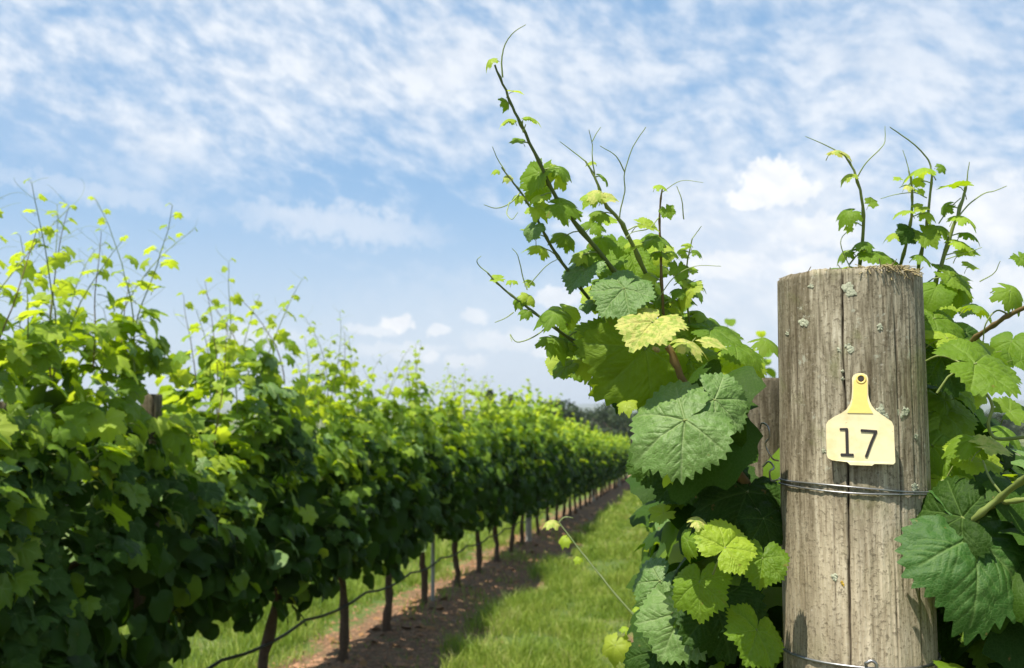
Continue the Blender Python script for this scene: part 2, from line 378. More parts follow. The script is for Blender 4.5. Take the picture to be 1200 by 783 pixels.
green = t.mix(fine, rgb(.045, .085, .018), rgb(.13, .18, .045)); green = t.mix(t.mr(big, .45, .7), green, rgb(.17, .19, .06))
far = t.mix(t.noise(pos, .02, 4), rgb(.07, .11, .035), rgb(.17, .17, .08))
green = t.mix(t.mr(py_, 55., 120.), green, far)
principled(t, o, t.mix(soil, green, earth), .92, .15, bump(t, fine, .8, .03))
M['ground'] = m
tag(ob('ground', mesh_np('ground', V, F, [m], None, True)), 'grassy vineyard floor with bare reddish soil strips under the vine rows', None, None, 'structure')
# grass blades (nobody could count them)
def grass_mat(name, c, tr):
    m, t, o = mat(name); g = t.n.new('ShaderNodeNewGeometry'); r = g.outputs['Random Per Island']
    n = t.mr(t.noise(g.outputs['Position'], 2.3, 5, .65), .3, .7); f = t.m('ADD', t.m('MULTIPLY', r, .50), t.m('MULTIPLY', n, .50))
    col = t.ramp(f, [(i / (len(c) - 1), x) for i, x in enumerate(c)])
    b = principled(t, None, col, .5, .3); q = t.node('ShaderNodeBsdfTranslucent'); t.put(q, 'Color', t.mix(.5, col, rgb(*tr)))
    s = t.n.new('ShaderNodeMixShader'); s.inputs[0].default_value = .4
    t.l.new(b.outputs[0], s.inputs[1]); t.l.new(q.outputs[0], s.inputs[2]); t.l.new(s.outputs[0], o.inputs[0]); return m
M['grass'] = grass_mat('grass_blades', [(.065, .13, .015), (.12, .20, .022), (.21, .30, .035), (.32, .38, .07), (.48, .43, .22)], (.34, .46, .04))
rng = np.random.default_rng(3)
def grass(regions):
    V = []; n = 0
    PX = []; PY = []; H = []; WD = []
    for x0, x1, y0, y1, dens, hh, wd in regions:
        k = int((x1 - x0) * (y1 - y0) * dens)
        x = rng.uniform(x0, x1, k); y = rng.uniform(y0, y1, k)
        nz = np.array([mn.noise(Vector((a * 1.6, b * 1.1, 5))) + .6 * mn.noise(Vector((a * 5, b * 5, 2))) for a, b in zip(x, y)])
        dl = np.abs(x - ROWL - .2) + nz * .22 + .16; dr = np.abs(x - ROWR) + nz * .22
        keep = ((dl > .78) & (dr > .60)) | (rng.random(k) < .06 + .30 * (nz > .22))
        keep &= rng.random(k) < .7 + nz
        x, y, nz = x[keep], y[keep], nz[keep]; PX.append(x); PY.append(y)
        H.append(hh * rng.uniform(.45, 1.5, len(x)) * (1 + 1.5 * nz)); WD.append(np.full(len(x), wd) * rng.uniform(.6, 1.3, len(x)))
    x = np.concatenate(PX); y = np.concatenate(PY); h = np.clip(np.concatenate(H), .015, .3); w = np.concatenate(WD); k = len(x)
    z = np.array([gz(a, b) for a, b in zip(x, y)]) - .004
    a = rng.uniform(0, 6.283, k); ln = rng.uniform(.1, .9, k) * h; la = rng.uniform(0, 6.283, k)
    cx, sx = np.cos(a) * w, np.sin(a) * w; lx, ly = np.cos(la) * ln, np.sin(la) * ln
    V = np.empty((k, 5, 3))
    V[:, 0] = np.stack([x - cx, y - sx, z], 1); V[:, 1] = np.stack([x + cx, y + sx, z], 1)
    V[:, 2] = np.stack([x - cx * .8 + lx * .35, y - sx * .8 + ly * .35, z + h * .6], 1); V[:, 3] = np.stack([x + cx * .8 + lx * .35, y + sx * .8 + ly * .35, z + h * .6], 1)
    V[:, 4] = np.stack([x + lx, y + ly, z + h * rng.uniform(.75, 1.05, k)], 1)
    b = np.arange(k)[:, None] * 5
    F = np.concatenate([b + [0, 1, 3], b + [0, 3, 2], b + [2, 3, 4]])
    return mesh_np('grass', V.reshape(-1, 3), F, [M['grass']])
gr = ob('grass', grass([(-1.75, -.25, 1.5, 6, 1100, .08, .003), (-1.75, -.25, 6, 12, 4200, .085, .0028), (-1.75, -.25, 12, 22, 1900, .09, .005), (-1.75, -.2, 22, 48, 420, .10, .011),
    (-5.4, -2.85, 4, 12, 2000, .12, .0035), (-6.5, -2.9, 12, 24, 800, .12, .006), (-7.5, -2.9, 24, 48, 160, .13, .012),
    (-3.1, -1.5, 2, 20, 1500, .06, .003), (-.4, .9, 1.5, 16, 450, .06, .003), (.7, 4, .5, 12, 420, .12, .004)]))
tag(gr, 'bright green grass growing between the vine rows', 'grass', None, 'stuff')
# clods and dead leaves on the bare soil
mb_v = []; mb_f = []; n = 0
ico = np.array([(0, 0, 1), (.9, 0, .2), (.28, .85, .2), (-.72, .53, .2), (-.72, -.53, .2), (.28, -.85, .2), (0, 0, -.4)])
icf = np.array([(0, 1, 2), (0, 2, 3), (0, 3, 4), (0, 4, 5), (0, 5, 1), (6, 2, 1), (6, 3, 2), (6, 4, 3), (6, 5, 4), (6, 1, 5)])
for k in range(9000):
    rx = random.Random(k); side = ROWL if k % 5 else ROWR
    x = side + rx.gauss(0, .38); y = 2 + 18 * rx.random() ** .8; s = rx.uniform(.004, .018) * (2. if rx.random() < .1 else 1)
    mb_v.append(ico * s * [rx.uniform(.7, 1.5), rx.uniform(.7, 1.5), rx.uniform(.4, .9)] + [x, y, gz(x, y)]); mb_f.append(icf + n); n += 7
M['clod'] = simple('soil_clod', (.30, .17, .10), .95, .1, var=.5, scale=2.)
tag(ob('soil_clods', mesh_np('soil_clods', np.concatenate(mb_v), np.concatenate(mb_f), [M['clod']])), 'loose reddish clods scattered on the bare soil under the vines', 'soil', None, 'stuff')

# ------------------------------------------------------------------ wood
def wood_mat(name, dark=1., mossy=True):
    m, t, o = mat(name); tc = t.n.new('ShaderNodeTexCoord'); p = tc.outputs['Object']; x, y, z = t.xyz(p)
    at = t.node('ShaderNodeAttribute', dict(attribute_name='crack')).outputs['Fac']
    st = t.vec(t.m('MULTIPLY', x, 62.), t.m('MULTIPLY', y, 62.), t.m('MULTIPLY', z, 6.))
    g1 = t.noise(st, 1., 10, .72, .7)
    st2 = t.vec(t.m('MULTIPLY', x, 260.), t.m('MULTIPLY', y, 260.), t.m('MULTIPLY', z, 22.)); g2 = t.noise(st2, 1., 4, .6)
    sp = t.noise(p, 210., 6, .75); bl = t.noise(p, 13., 5, .6, .3)
    wide = t.noise(t.vec(t.m('MULTIPLY', x, 22.), t.m('MULTIPLY', y, 22.), t.m('MULTIPLY', z, 2.2)), 1., 4, .55)
    hi = t.mr(t.m('ADD', z, t.m('MULTIPLY', t.m('SUBTRACT', wide, .5), .12)), 1.33 - .03, 1.50)       # grey lichen-stained head of the post
    low = t.ramp(t.m('ADD', t.m('MULTIPLY', g1, .55), t.m('MULTIPLY', g2, .45)), [(.28, (.11, .088, .055)), (.40, (.33, .268, .178)), (.52, (.50, .425, .298)), (.68, (.65, .565, .42))])
    top = t.ramp(t.m('ADD', t.m('MULTIPLY', g1, .5), t.m('MULTIPLY', g2, .5)), [(.30, (.030, .026, .018)), (.42, (.125, .106, .069)), (.53, (.285, .25, .175)), (.67, (.53, .485, .37))])
    c = t.mix(t.m('MULTIPLY', hi, .9), low, top)
    c = t.mix(t.mr(wide, .42, .62, 0., .8), c, t.mix(.62, c, rgb(.085, .062, .030)))
    c = t.mix(t.mr(sp, .52, .62, 0., .6), c, rgb(.06, .045, .025))
    c = t.mix(t.mr(sp, .42, .30, 0., .55), c, rgb(.52, .48, .40))
    if mossy:
        c = t.mix(t.m('MULTIPLY', t.mr(bl, .55, .72), t.m('ADD', .15, t.m('MULTIPLY', hi, .45))), c, rgb(.15, .165, .055))
        c = t.mix(t.m('MULTIPLY', t.mr(t.noise(p, 60., 5, .7), .60, .68), t.m('MULTIPLY', hi, .6)), c, rgb(.42, .43, .34))
    c = t.mix(at, c, rgb(.02, .014, .008))
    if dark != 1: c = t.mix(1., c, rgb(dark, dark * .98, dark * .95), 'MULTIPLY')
    h = t.m('ADD', t.m('MULTIPLY', g1, 1.), t.m('ADD', t.m('MULTIPLY', g2, .6), t.m('MULTIPLY', sp, .45)))
    principled(t, o, c, .88, .2, bump(t, h, .7, .0032)); return m
M['wood'] = wood_mat('weathered_wood'); M['wood2'] = wood_mat('weathered_wood_dark', .55); M['postgrey'] = simple('pale_timber', (.33, .30, .25), .85, .2, var=.4, scale=25)  # second wood is a darkened copy, shade among the leaves painted in
def wood_post(name, cx, cy, r, zt, zb, mat_, seed, nth=40, nz=60, cracks=(), tilt=(0, 0)):
    """a turned post with splits, knots and a weathered top; origin on the ground"""
    base = Vector((cx, cy, zb)); V = []; cr = []
    zs = [zb - .3] + lin(zb, zt, nz)
    def rad(th, z):
        k = r * (1 + .018 * mn.noise(Vector((math.cos(th) * 1.2, math.sin(th) * 1.2, z * 2 + seed)))) + (zt - z) * .0075 * r / .09
        k += r * .014 * mn.noise(Vector((th * 9, z * 1.5, seed))) + r * .007 * mn.noise(Vector((th * 30, z * 3, seed)))
        dk = 0
        for (ct, z0, z1, w, dep, wig) in cracks:
            if z0 - .02 < z < z1 + .02:
                c = ct + wig * mn.noise(Vector((z * 7, ct * 5, seed))) + wig * .3 * mn.noise(Vector((z * 40, ct * 5, seed)))
                amp_ = min(1, dep / .008) ** .7; e = min(1, (z - z0 + .02) / .05, (z1 + .02 - z) / .05) * (.55 + .9 * abs(mn.noise(Vector((z * 9, 3, ct)))))
                d = abs((th - c + math.pi) % (2 * math.pi) - math.pi); q = math.exp(-(d / w) ** 2) * max(0, e)
                k -= dep * q; dk = max(dk, q * amp_)
        return k, dk
    lo = -math.pi
    for z in zs:
        for i in range(nth):
            th = lo + 2 * math.pi * i / nth; k, dk = rad(th, z)
            zz = z
            if z == zt: zz = z + .006 * mn.noise(Vector((math.cos(th) * 2, math.sin(th) * 2, seed))) - .004 * dk * 4 + .003 * mn.noise(Vector((th * 12, 1, seed)))
            V.append((math.cos(th) * k, math.sin(th) * k, zz - zb)); cr.append(min(1, dk * 1.9))
    nr = len(zs); F = [(j * nth + i, j * nth + (i + 1) % nth, (j + 1) * nth + (i + 1) % nth, (j + 1) * nth + i) for j in range(nr - 1) for i in range(nth)]
    st = (nr - 1) * nth
    for q, f in enumerate((.965, .8, .5, .2)):
        for i in range(nth):
            x, y, z = V[(nr - 1) * nth + i]; V.append((x * f, y * f, zt - zb + (.004 if q == 0 else .003 + .004 * mn.noise(Vector((x * f * 60, y * f * 60, seed)))))); cr.append(.35)
        F += [(st + i, st + (i + 1) % nth, st + nth + (i + 1) % nth, st + nth + i) for i in range(nth)]; st += nth
    F.append(tuple()) if False else None
    V.append((0, 0, zt - zb)); cr.append(.3); c = len(V) - 1
    Ft = [(st + i, st + (i + 1) % nth, c) for i in range(nth)]
    F = np.array(F); F = np.concatenate([F[:, [0, 1, 2]], F[:, [0, 2, 3]], np.array(Ft)])
    V = np.array(V); V[:, 0] += tilt[0] * V[:, 2]; V[:, 1] += tilt[1] * V[:, 2]
    me = mesh_np(name, V, F, [mat_], None, True, {'crack': cr})
    o = ob(name, me); o.location = base; return o, rad
PC = P(999, 482, 1.232); PCX, PCY = PC.x, PC.y; PR = .0855
def toward(px):                    # angle on the post of a photo column
    tgt = P(px, 482, 1.15); best = None
    v0 = Vector((0, 0)); c = Vector((PCX, PCY)); d = Vector((tgt.x, tgt.y)).normalized()
    b = c.dot(d); q = b * b - c.dot(c) + PR * PR; s = b - math.sqrt(max(q, 0)); h = d * s - c
    return math.atan2(h.y, h.x)
ZTOP = CAMZ + .163
ck = [(toward(991), .5, 1.67, .011, .011, .03), (toward(1003), .7, 1.36, .010, .0013, .02), (toward(941), .8, 1.30, .009, .0013, .03), (toward(963), 1.42, 1.66, .010, .0013, .02),
      (toward(935), 1.5, 1.65, .012, .003, .02), (toward(1027), 1.38, 1.64, .010, .0010, .02), (toward(1052), 1.30, 1.62, .013, .003, .03), (toward(1042), 1.1, 1.36, .008, .002, .02),
      (toward(1069), 1.2, 1.6, .013, .0013, .03), (toward(975), 1.25, 1.52, .008, .002, .03), (toward(920), 1.1, 1.5, .012, .002, .03), (2.2, .5, 1.6, .03, .009, .05), (1.2, .8, 1.65, .02, .007, .05)]
post, prad = wood_post('wooden_post', PCX, PCY, PR, ZTOP, gz(PCX, PCY), M['wood'], 2.7, 420, 620, ck)
tag(post, 'thick weathered wooden end post in the foreground carrying the yellow numbered tag', 'post')
# postion on the post's surface, photo column + height
def onpost(px, z, off=0.):
    th = toward(px); k, _ = prad(th, z); k += off
    return Vector((PCX + math.cos(th) * k, PCY + math.sin(th) * k, z)), th
def zof(py, D=1.15): return P(1000, py, D).z
M['lichen'] = simple('pale_lichen', (.38, .39, .28), .95, .1, var=.35, scale=400, bs=.8)
M['lichen_y'] = simple('orange_lichen', (.45, .30, .05), .95, .1, var=.35, scale=400)
for (px, py, s, mk) in ((944, 375, 7, 'lichen'), (1000, 338, 10, 'lichen'), (954, 331, 4, 'lichen'), (997, 407, 7, 'lichen'), (985, 409, 3, 'lichen'), (989, 435, 3, 'lichen'), (989, 444, 3, 'lichen'),
        (1031, 479, 7, 'lichen'), (1059, 484, 8, 'lichen'), (1037, 488, 4, 'lichen'), (1071, 512, 4, 'lichen'), (965, 528, 4, 'lichen'), (1068, 570, 6, 'lichen'), (974, 675, 6, 'lichen'), (983, 682, 3, 'lichen_y'), (1033, 383, 5, 'lichen'), (925, 385, 3, 'lichen')):
    rg = random.Random(px); mb = MB(); s_ = s / FPX * 1.15; z0 = zof(py)
    for q in range(14):
        a = rg.uniform(0, 6.28); d = s_ * rg.uniform(.0, .75); pp, th = onpost(px + d * math.cos(a) * FPX / 1.15, z0 + d * math.sin(a), .0008)
        nrm = Vector((math.cos(th), math.sin(th), 0)); tx = Vector((-math.sin(th), math.cos(th), 0)); rr = s_ * rg.uniform(.22, .45)
        ring = [pp + nrm * rg.uniform(-.0008, .0003) + (tx * math.cos(w) + Vector((0, 0, 1)) * math.sin(w)) * rr * rg.uniform(.5, 1.4) for w in lin(0, 6.283 * 7 / 8, 8)]
        mb.add([pp + nrm * .0006 - post.location] + [r - post.location for r in ring], [(0, i + 1, (i + 1) % 8 + 1) for i in range(8)])
    lo_ = mb.build('lichen', M[mk], post)
mb = MB()                          # dry fibres caught on the post's head
for k in range(520):
    rg = random.Random(k); a = rg.uniform(0, 6.28); d = PR * math.sqrt(rg.random()) * .97
    c = Vector((math.cos(a) * d + (.015 if d < PR * .8 else 0), math.sin(a) * d, ZTOP - post.location.z + .002))
    if rg.random() < .55:
        e = (toward(1056) + rg.gauss(0, .25)); d = PR * rg.uniform(.8, 1.); c = Vector((math.cos(e) * d, math.sin(e) * d, ZTOP - post.location.z + rg.uniform(-.004, .005)))
    v = Vector((rg.gauss(0, 1), rg.gauss(0, 1), rg.gauss(0, .35))).normalized() * rg.uniform(.004, .013)
    mb.tube([c - v, c + Vector((0, 0, rg.uniform(0, .004))), c + v], .0005 * rg.uniform(.6, 1.6), 3, caps=False)
M['straw'] = simple('dry_fibres', (.30, .25, .13), .9, .2, var=.5, scale=80)
tag(mb.build('dry_litter', M['straw'], post), kind='stuff')
# ------------------------------------------------------------------ the numbered tag
m, t, o = mat('yellow_tag_plastic'); tc = t.n.new('ShaderNodeTexCoord'); p = tc.outputs['Object']
c = t.mix(t.mr(t.noise(p, 45., 5, .65), .4, .7), rgb(.76, .66, .40), rgb(.69, .57, .30)); c = t.mix(t.mr(t.noise(p, 160., 4, .7), .64, .70, 0., .5), c, rgb(.25, .20, .10))
principled(t, o, c, .45, .4, bump(t, t.noise(p, 120., 5), .3, .0006)); M['tag'] = m; M['ink'] = simple('black_marker', (.03, .026, .024), .6, .3)
M['tagneck'] = simple('yellow_tag_neck', (.80, .60, .17), .42, .45, var=.06, scale=80); M['dark'] = simple('rusty_nail', (.05, .035, .025), .7, .4)
U = .0745 / 440
tp, tth = onpost(1008.5, zof(444), .004)
to = empty('ear_tag', tp, 'yellow plastic tag numbered 17 nailed to the weathered post', 'tag')
TN = Vector((math.cos(tth), math.sin(tth), 0)); TX = Vector((-math.sin(tth), math.cos(tth), 0))
if TX.dot(RIGHT) < 0: TX = -TX
lean = R(2.0)
def TP(cx, cy_, w):                # tag outline coordinates -> local position
    x = (cx - 328) * U; y = -(cy_ - 130) * U
    x, y = x * math.cos(lean) - y * math.sin(lean) * -1, y * math.cos(lean) + x * math.sin(lean) * -.0
    return TX * x + Vector((0, 0, 1)) * y + TN * (w + max(0, -y) * .055 - .6 * x * x)
ol = [(283, 106), (300, 95), (328, 91), (352, 95), (370, 106), (378, 125), (378, 180), (379, 240), (388, 280), (402, 312), (425, 342), (460, 370), (500, 397), (530, 420), (543, 450), (547, 560), (553, 690), (540, 705), (420, 703), (405, 715), (265, 712), (245, 692), (150, 682), (122, 668), (114, 650), (110, 540), (108, 440), (122, 415), (165, 385), (210, 362), (240, 338), (262, 300), (272, 265), (276, 200), (275, 125)]
def prism(poly, d0, d1, mb, mi=0, inset=0):
    n = len(poly); a = [TP(x, y, d0) for x, y in poly]; b = [TP(x, y, d1) for x, y in poly]
    import mathutils
    tri = mathutils.geometry.tessellate_polygon([[Vector((x, y, 0)) for x, y in poly]])
    mb.add(a + b, [tuple(t_) for t_ in tri] + [tuple(n + q for q in t_) for t_ in tri], mi)
    mb.add(a + b, [(i, (i + 1) % n, n + (i + 1) % n, n + i) for i in range(n)], mi)
mb = MB(); prism(ol, 0, .0015, mb); pl = mb.build('plate', M['tag'], to, smooth=False)
bv = pl.modifiers.new('bevel', 'BEVEL'); bv.width = .0004; bv.segments = 2; bv.limit_method = 'ANGLE'
mb = MB(); prism([(285, 140), (372, 140), (372, 270), (385, 320), (410, 365), (245, 362), (272, 310), (282, 262)], .0015, .0021, mb); mb.build('neck_rib', M['tagneck'], to, smooth=False)
mb = MB(); c0 = TP(332, 132, .0018); ring = [c0 + (TX * math.cos(a) + Vector((0, 0, 1)) * math.sin(a)) * .0046 for a in lin(0, 6.2832, 25)]
mb.tube(ring, .0014, 8, caps=False); mb.build('eyelet', M['tagneck'], to)
mb = MB(); mb.tube([c0 - TN * .004, c0 + TN * .0006], .0042, 16); mb.tube([c0 - TN * .002, c0 + TN * .0012], .0025, 12); mb.build('nail', M['dark'], to)
def stroke(pts, w, mb):
    for (a, b) in zip(pts, pts[1:]):
        d = Vector((b[0] - a[0], b[1] - a[1])).normalized(); q = Vector((-d.y, d.x)) * w / 2; e = d * w * .3
        prism([(a[0] - e.x + q.x, a[1] - e.y + q.y), (a[0] - e.x * 1.5, a[1] - e.y * 1.5), (a[0] - e.x - q.x, a[1] - e.y - q.y), (b[0] + e.x - q.x, b[1] + e.y - q.y), (b[0] + e.x * 1.5, b[1] + e.y * 1.5), (b[0] + e.x + q.x, b[1] + e.y + q.y)], .00152, .0018, mb)
mb = MB(); stroke([(202, 472), (242, 471)], 15, mb); stroke([(241, 474), (246, 640)], 19, mb); stroke([(210, 644), (280, 645)], 19, mb); mb.build('digit', M['ink'], to, smooth=False)
mb = MB(); stroke([(338, 480), (430, 487)], 18, mb); stroke([(428, 492), (400, 560), (368, 652)], 18, mb); mb.build('digit', M['ink'], to, smooth=False)
# ------------------------------------------------------------------ wires on the post
def loop(z, tiltx, off, rad, wob=0., n=64, dz=0):
    pts = []
    for i in range(n + 1):
        th = 2 * math.pi * i / n; zz = z + tiltx * (math.cos(th) * RIGHT.x + math.sin(th) * RIGHT.y) + wob * math.sin(3 * th + 1)
        k = PR + (ZTOP - zz) * .0075 / .09 * PR * .95 + off + .0015; pts.append(Vector((PCX + math.cos(th) * k, PCY + math.sin(th) * k, zz)))
    return pts
w1 = empty('wire_loop', (PCX, PCY, zof(575)), 'doubled wire wrapped round the post just below the yellow tag', 'wire')
mb = MB(); mb.tube([p - w1.location for p in loop(zof(573), -.006, .0005, 0, .0007)], .00115, 6, caps=False); mb.tube([p - w1.location for p in loop(zof(578), -.0045, .001, 0, -.0009)], .00115, 6, caps=False); mb.build('strand', M['wire'], w1)
mb = MB()
mb.tube(smoothline([P(913, 562, 1.2) - w1.location, P(904, 563, 1.21) - w1.location, P(902, 553, 1.2) - w1.location, P(907, 548, 1.2) - w1.location, P(901, 541, 1.21) - w1.location, P(894, 547, 1.22) - w1.location], 6), .0011, 6)
mb.tube(smoothline([P(912, 540, 1.23) - w1.location, P(905, 537, 1.21) - w1.location, P(897, 521, 1.21) - w1.location, P(902, 512, 1.2) - w1.location, P(900, 500, 1.2) - w1.location, P(893, 496, 1.21) - w1.location, P(891, 502, 1.22) - w1.location], 6), .0011, 6)
mb.build('curled_end', M['wire'], w1)
w2 = empty('wire_loop', (PCX, PCY, zof(775)), 'single wire round the foot of the post held by a bent staple', 'wire')
mb = MB(); mb.tube([p - w2.location for p in loop(zof(776), -.001, .0007, 0, .0004)], .0016, 6, caps=False); mb.build('strand', M['wire'], w2)
hp, _ = onpost(1012, zof(775), .003); hp = hp - w2.location; mb = MB()
mb.tube(smoothline([hp + Vector((-.006, 0, .004)) + TN * -.004, hp + Vector((-.006, 0, .006)) + TN * .003, hp + Vector((0, 0, .009)) + TN * .004, hp + Vector((.005, 0, .004)) + TN * .004, hp + Vector((.004, 0, -.012)) + TN * .003, hp + Vector((.002, 0, -.02)) + TN * -.004], 5), .0019, 8)
mb.build('staple', M['wire'], w2)
# smaller post behind, and the posts of the rows
p2 = P(897, 480, 1.80)
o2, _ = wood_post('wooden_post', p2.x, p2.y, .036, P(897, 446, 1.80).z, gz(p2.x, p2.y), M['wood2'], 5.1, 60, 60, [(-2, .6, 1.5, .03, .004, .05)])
tag(o2, 'shorter dark wooden post half hidden behind the numbered post among leaves', 'post')
def rowpt(rowx, y, h): return Vector((rowx, y, gz(rowx, y) + h))
def row_y(px):
    return min((abs(proj((ROWL, y_ * .01, CAMZ))[0] - px), y_ * .01) for y_ in range(200, 700))[1]
Y3, Y4 = row_y(177), row_y(-2)
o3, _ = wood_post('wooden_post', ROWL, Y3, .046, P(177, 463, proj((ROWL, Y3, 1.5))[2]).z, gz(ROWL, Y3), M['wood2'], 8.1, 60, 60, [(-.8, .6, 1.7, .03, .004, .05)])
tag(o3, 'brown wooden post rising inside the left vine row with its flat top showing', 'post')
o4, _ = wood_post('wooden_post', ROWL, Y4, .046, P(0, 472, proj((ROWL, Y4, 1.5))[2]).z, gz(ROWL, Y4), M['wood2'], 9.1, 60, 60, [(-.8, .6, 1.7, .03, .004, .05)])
tag(o4, 'wooden post at the left edge of the picture, mostly buried in leaves', 'post')
mb = MB(); mb.tube([(0, 0, -.2), (0, 0, 1.75)], .019, 6)
stake = mb.build('stake', M['steel'], None, smooth=False); mes = stake.data; bpy.data.objects.remove(stake)
mb = MB(); mb.tube([(0, 0, -.2), (0, 0, .9), (0, 0, 1.78)], [.05, .048, .046], 12)
tmp = mb.build('post', M['postgrey'], None); mpo = tmp.data; bpy.data.objects.remove(tmp)
for y, me, nm, lb, g in ((9.35, mes, 'steel_stake', 'thin grey steel stake standing among the trunks of the left row', None),
                      (15.5, mpo, 'wooden_post', 'pale round post between vine trunks halfway along the left row', None)) + tuple(
                      (yy, mpo if i % 2 else mes, 'wooden_post' if i % 2 else 'steel_stake', ['thin stake first beyond the pale round post of the left row', 'pale post second in line down the left row, beyond the first', 'thin distant stake about midway between the pale posts further down the row', 'tiny pale post near the far end of the left row', 'tiny stake at the very end of the left row'][i], ('distant posts of the left row' if i % 2 else 'distant stakes of the left row')) for i, yy in enumerate((21.5, 27.5, 33.5, 39.5, 45.5))):
    tag(ob(nm, me, None, rowpt(ROWL, y, 0)), lb, 'post' if me is mpo else 'stake', g)
for i, yy in enumerate((7.5, 13.5, 19.5, 25.5, 31.5, 37.5)):
    pass
# trellis wires and drip hose
def along(rowx, h, y0, y1, sag, step, rad, name, m, label, cat, sides=5, dx=0.):
    pts = []; y = y0
    while y <= y1 + .01:
        k = (y % step) / step; pts.append(Vector((rowx + dx + .012 * math.sin(y * 1.7), y, gz0(y) + .03 + h - sag * 4 * k * (1 - k)))); y += .3
    mb = MB(); mb.tube(pts, rad, sides); return tag(mb.build(name, m), label, cat)
along(ROWL, .40, 1.5, 46, .035, 1.2, .009, 'drip_hose', M['hose'], 'black irrigation hose strung along the trunks of the left row', 'hose', 6, .03)
for h, w in ((.92, 'lowest'), (1.25, 'middle'), (1.6, 'top')):
    along(ROWL, h, 1.5, 46, .01, 6, .0016, 'trellis_wire', M['wire'], f'{w} trellis wire running inside the left vine row', 'wire')
for h, w in ((zof(776) + .02, 'lower'), (zof(575) + .02, 'upper')):
    along(ROWR, h, 1.35, 46, .01, 6, .0016, 'trellis_wire', M['wire'], f'{w} trellis wire running away behind the numbered post', 'wire')

# ------------------------------------------------------------------ vines
def trunk_mesh(seed, h=.95, r=.03):
    rg = random.Random(seed); mb = MB(); pts = []; rad = []
    ph, amp = rg.uniform(0, 6), rg.uniform(.035, .085)
    for i in range(15):
        t = i / 14; z = -.08 + t * (h + .08)
        pts.append(Vector((amp * math.sin(ph + t * 4) * t + rg.gauss(0, .006), (amp * math.cos(ph * 2 + t * 5) * 1.3 + amp * 1.6 * math.sin(ph)) * t * (1.6 - t) + rg.gauss(0, .009), z))); rad.append(r * (1.35 - .5 * t + .22 * rg.uniform(-1, 1)) * (1.3 if i < 2 else 1))
    mb.tube(pts, rad, 9); top = pts[-1]
    for s in (-1, 1):
        q = [top - Vector((0, 0, .05))]
        for k in range(1, 7): q.append(Vector((top.x + rg.uniform(-.015, .015), top.y + s * k * .1, h + rg.uniform(-.012, .02))))
        mb.tube(q, lin(r * .85, r * .4, 7), 7)
    return mb, pts
def trunk(seed, parent, **k):
    mb, _ = trunk_mesh(seed, **k); return mb.build('trunk', M['bark'], parent)
def pick(rg, hrel, lit=1.):  # leaf age by height; shade low in the canopy is put into leaf colour
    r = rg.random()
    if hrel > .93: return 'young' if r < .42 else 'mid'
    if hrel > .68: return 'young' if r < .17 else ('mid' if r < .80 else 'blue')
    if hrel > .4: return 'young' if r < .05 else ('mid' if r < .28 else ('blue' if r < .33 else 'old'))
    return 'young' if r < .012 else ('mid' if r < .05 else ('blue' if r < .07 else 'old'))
TOPS = [(1.5, 1.80), (2.6, 1.86), (3.3, 1.92), (3.64, 2.02), (4.05, 1.80), (4.33, 1.52), (4.6, 1.82), (4.85, 2.05), (5.3, 2.06), (5.65, 1.58), (5.95, 1.72), (6.35, 2.0), (6.8, 1.80), (7.2, 1.88), (7.6, 1.66), (8.05, 1.96), (8.6, 1.74), (9.2, 1.92), (9.8, 1.76), (10.6, 1.96), (11.2, 1.78), (12, 1.98), (12.7, 1.84), (13.5, 1.98)]
def topat(y):
    for (a, b), (c, d) in zip(TOPS, TOPS[1:]):
        if a <= y <= c: return b + (d - b) * (y - a) / (c - a)
    return 2.0
def canopy_items(rg, y0, y1, rowx, n, zb, zt, w, size, local_y=True, wide=.45):
    """leaves hung through the canopy; noise in the place's own coordinates gives clumps, hollows and a ragged edge"""
    it = []; tries = 0
    while len(it) < n and tries < n * 12:
        tries += 1
        y = rg.uniform(y0, y1); e = abs(y - (y0 + y1) / 2) / ((y1 - y0) / 2)
        t = rg.random() ** .85
        top = (zt if zt else topat(y) - .04) + (.20 if zt else .03) * mn.noise(Vector((rowx, y * 1.9, 1))) + (.24 if zt else .16) * mn.noise(Vector((rowx, y * 5.3, 4))); bot = zb + .20 * mn.noise(Vector((rowx, y * 1.3, 8))) + .12 * mn.noise(Vector((rowx, y * 5., 9))) + .12 * e * e
        h = bot + (top - bot) * t
        ww = w * (.74 + .42 * math.sin(min(1, t * 1.15) * math.pi) ** .7 * .8) * (1 + .35 * mn.noise(Vector((y * 2.3, h * 2.6, rowx))))
        x = rg.choice((-1, 1)) * ww * rg.random() ** wide
        if mn.noise(Vector((x * 5, y * 4.6, h * 4.2))) < -.12 + .22 * (t > .7) and rg.random() < .85: continue
        so = x / ww
        nrm = Vector((so * .85, rg.gauss(0, .38), .45 + .55 * t)) + Vector((rg.gauss(0, .5), rg.gauss(0, .5), rg.gauss(0, .4)))
        tip = Vector((so * .5, rg.gauss(0, .5), -.9)) + Vector((rg.gauss(0, .3), rg.gauss(0, .3), rg.gauss(0, .2)))
        it.append([Vector((rowx + x, y, h)), nrm, tip, size * rg.uniform(.6, 1.25) * (1 - .32 * max(0, t - .75) / .25), t])
    return it
def cane(rg, p0, L, lean, curve=.25):
    pts = [p0]; d = Vector((lean[0], lean[1], 1)).normalized(); k = max(6, int(L / .055)); bend = Vector((rg.gauss(0, curve), rg.gauss(0, curve), -.05))
    for i in range(k):
        d = (d + bend * .10 + Vector((rg.gauss(0, .05), rg.gauss(0, .05), 0))).normalized(); pts.append(pts[-1] + d * L / k)
    return pts
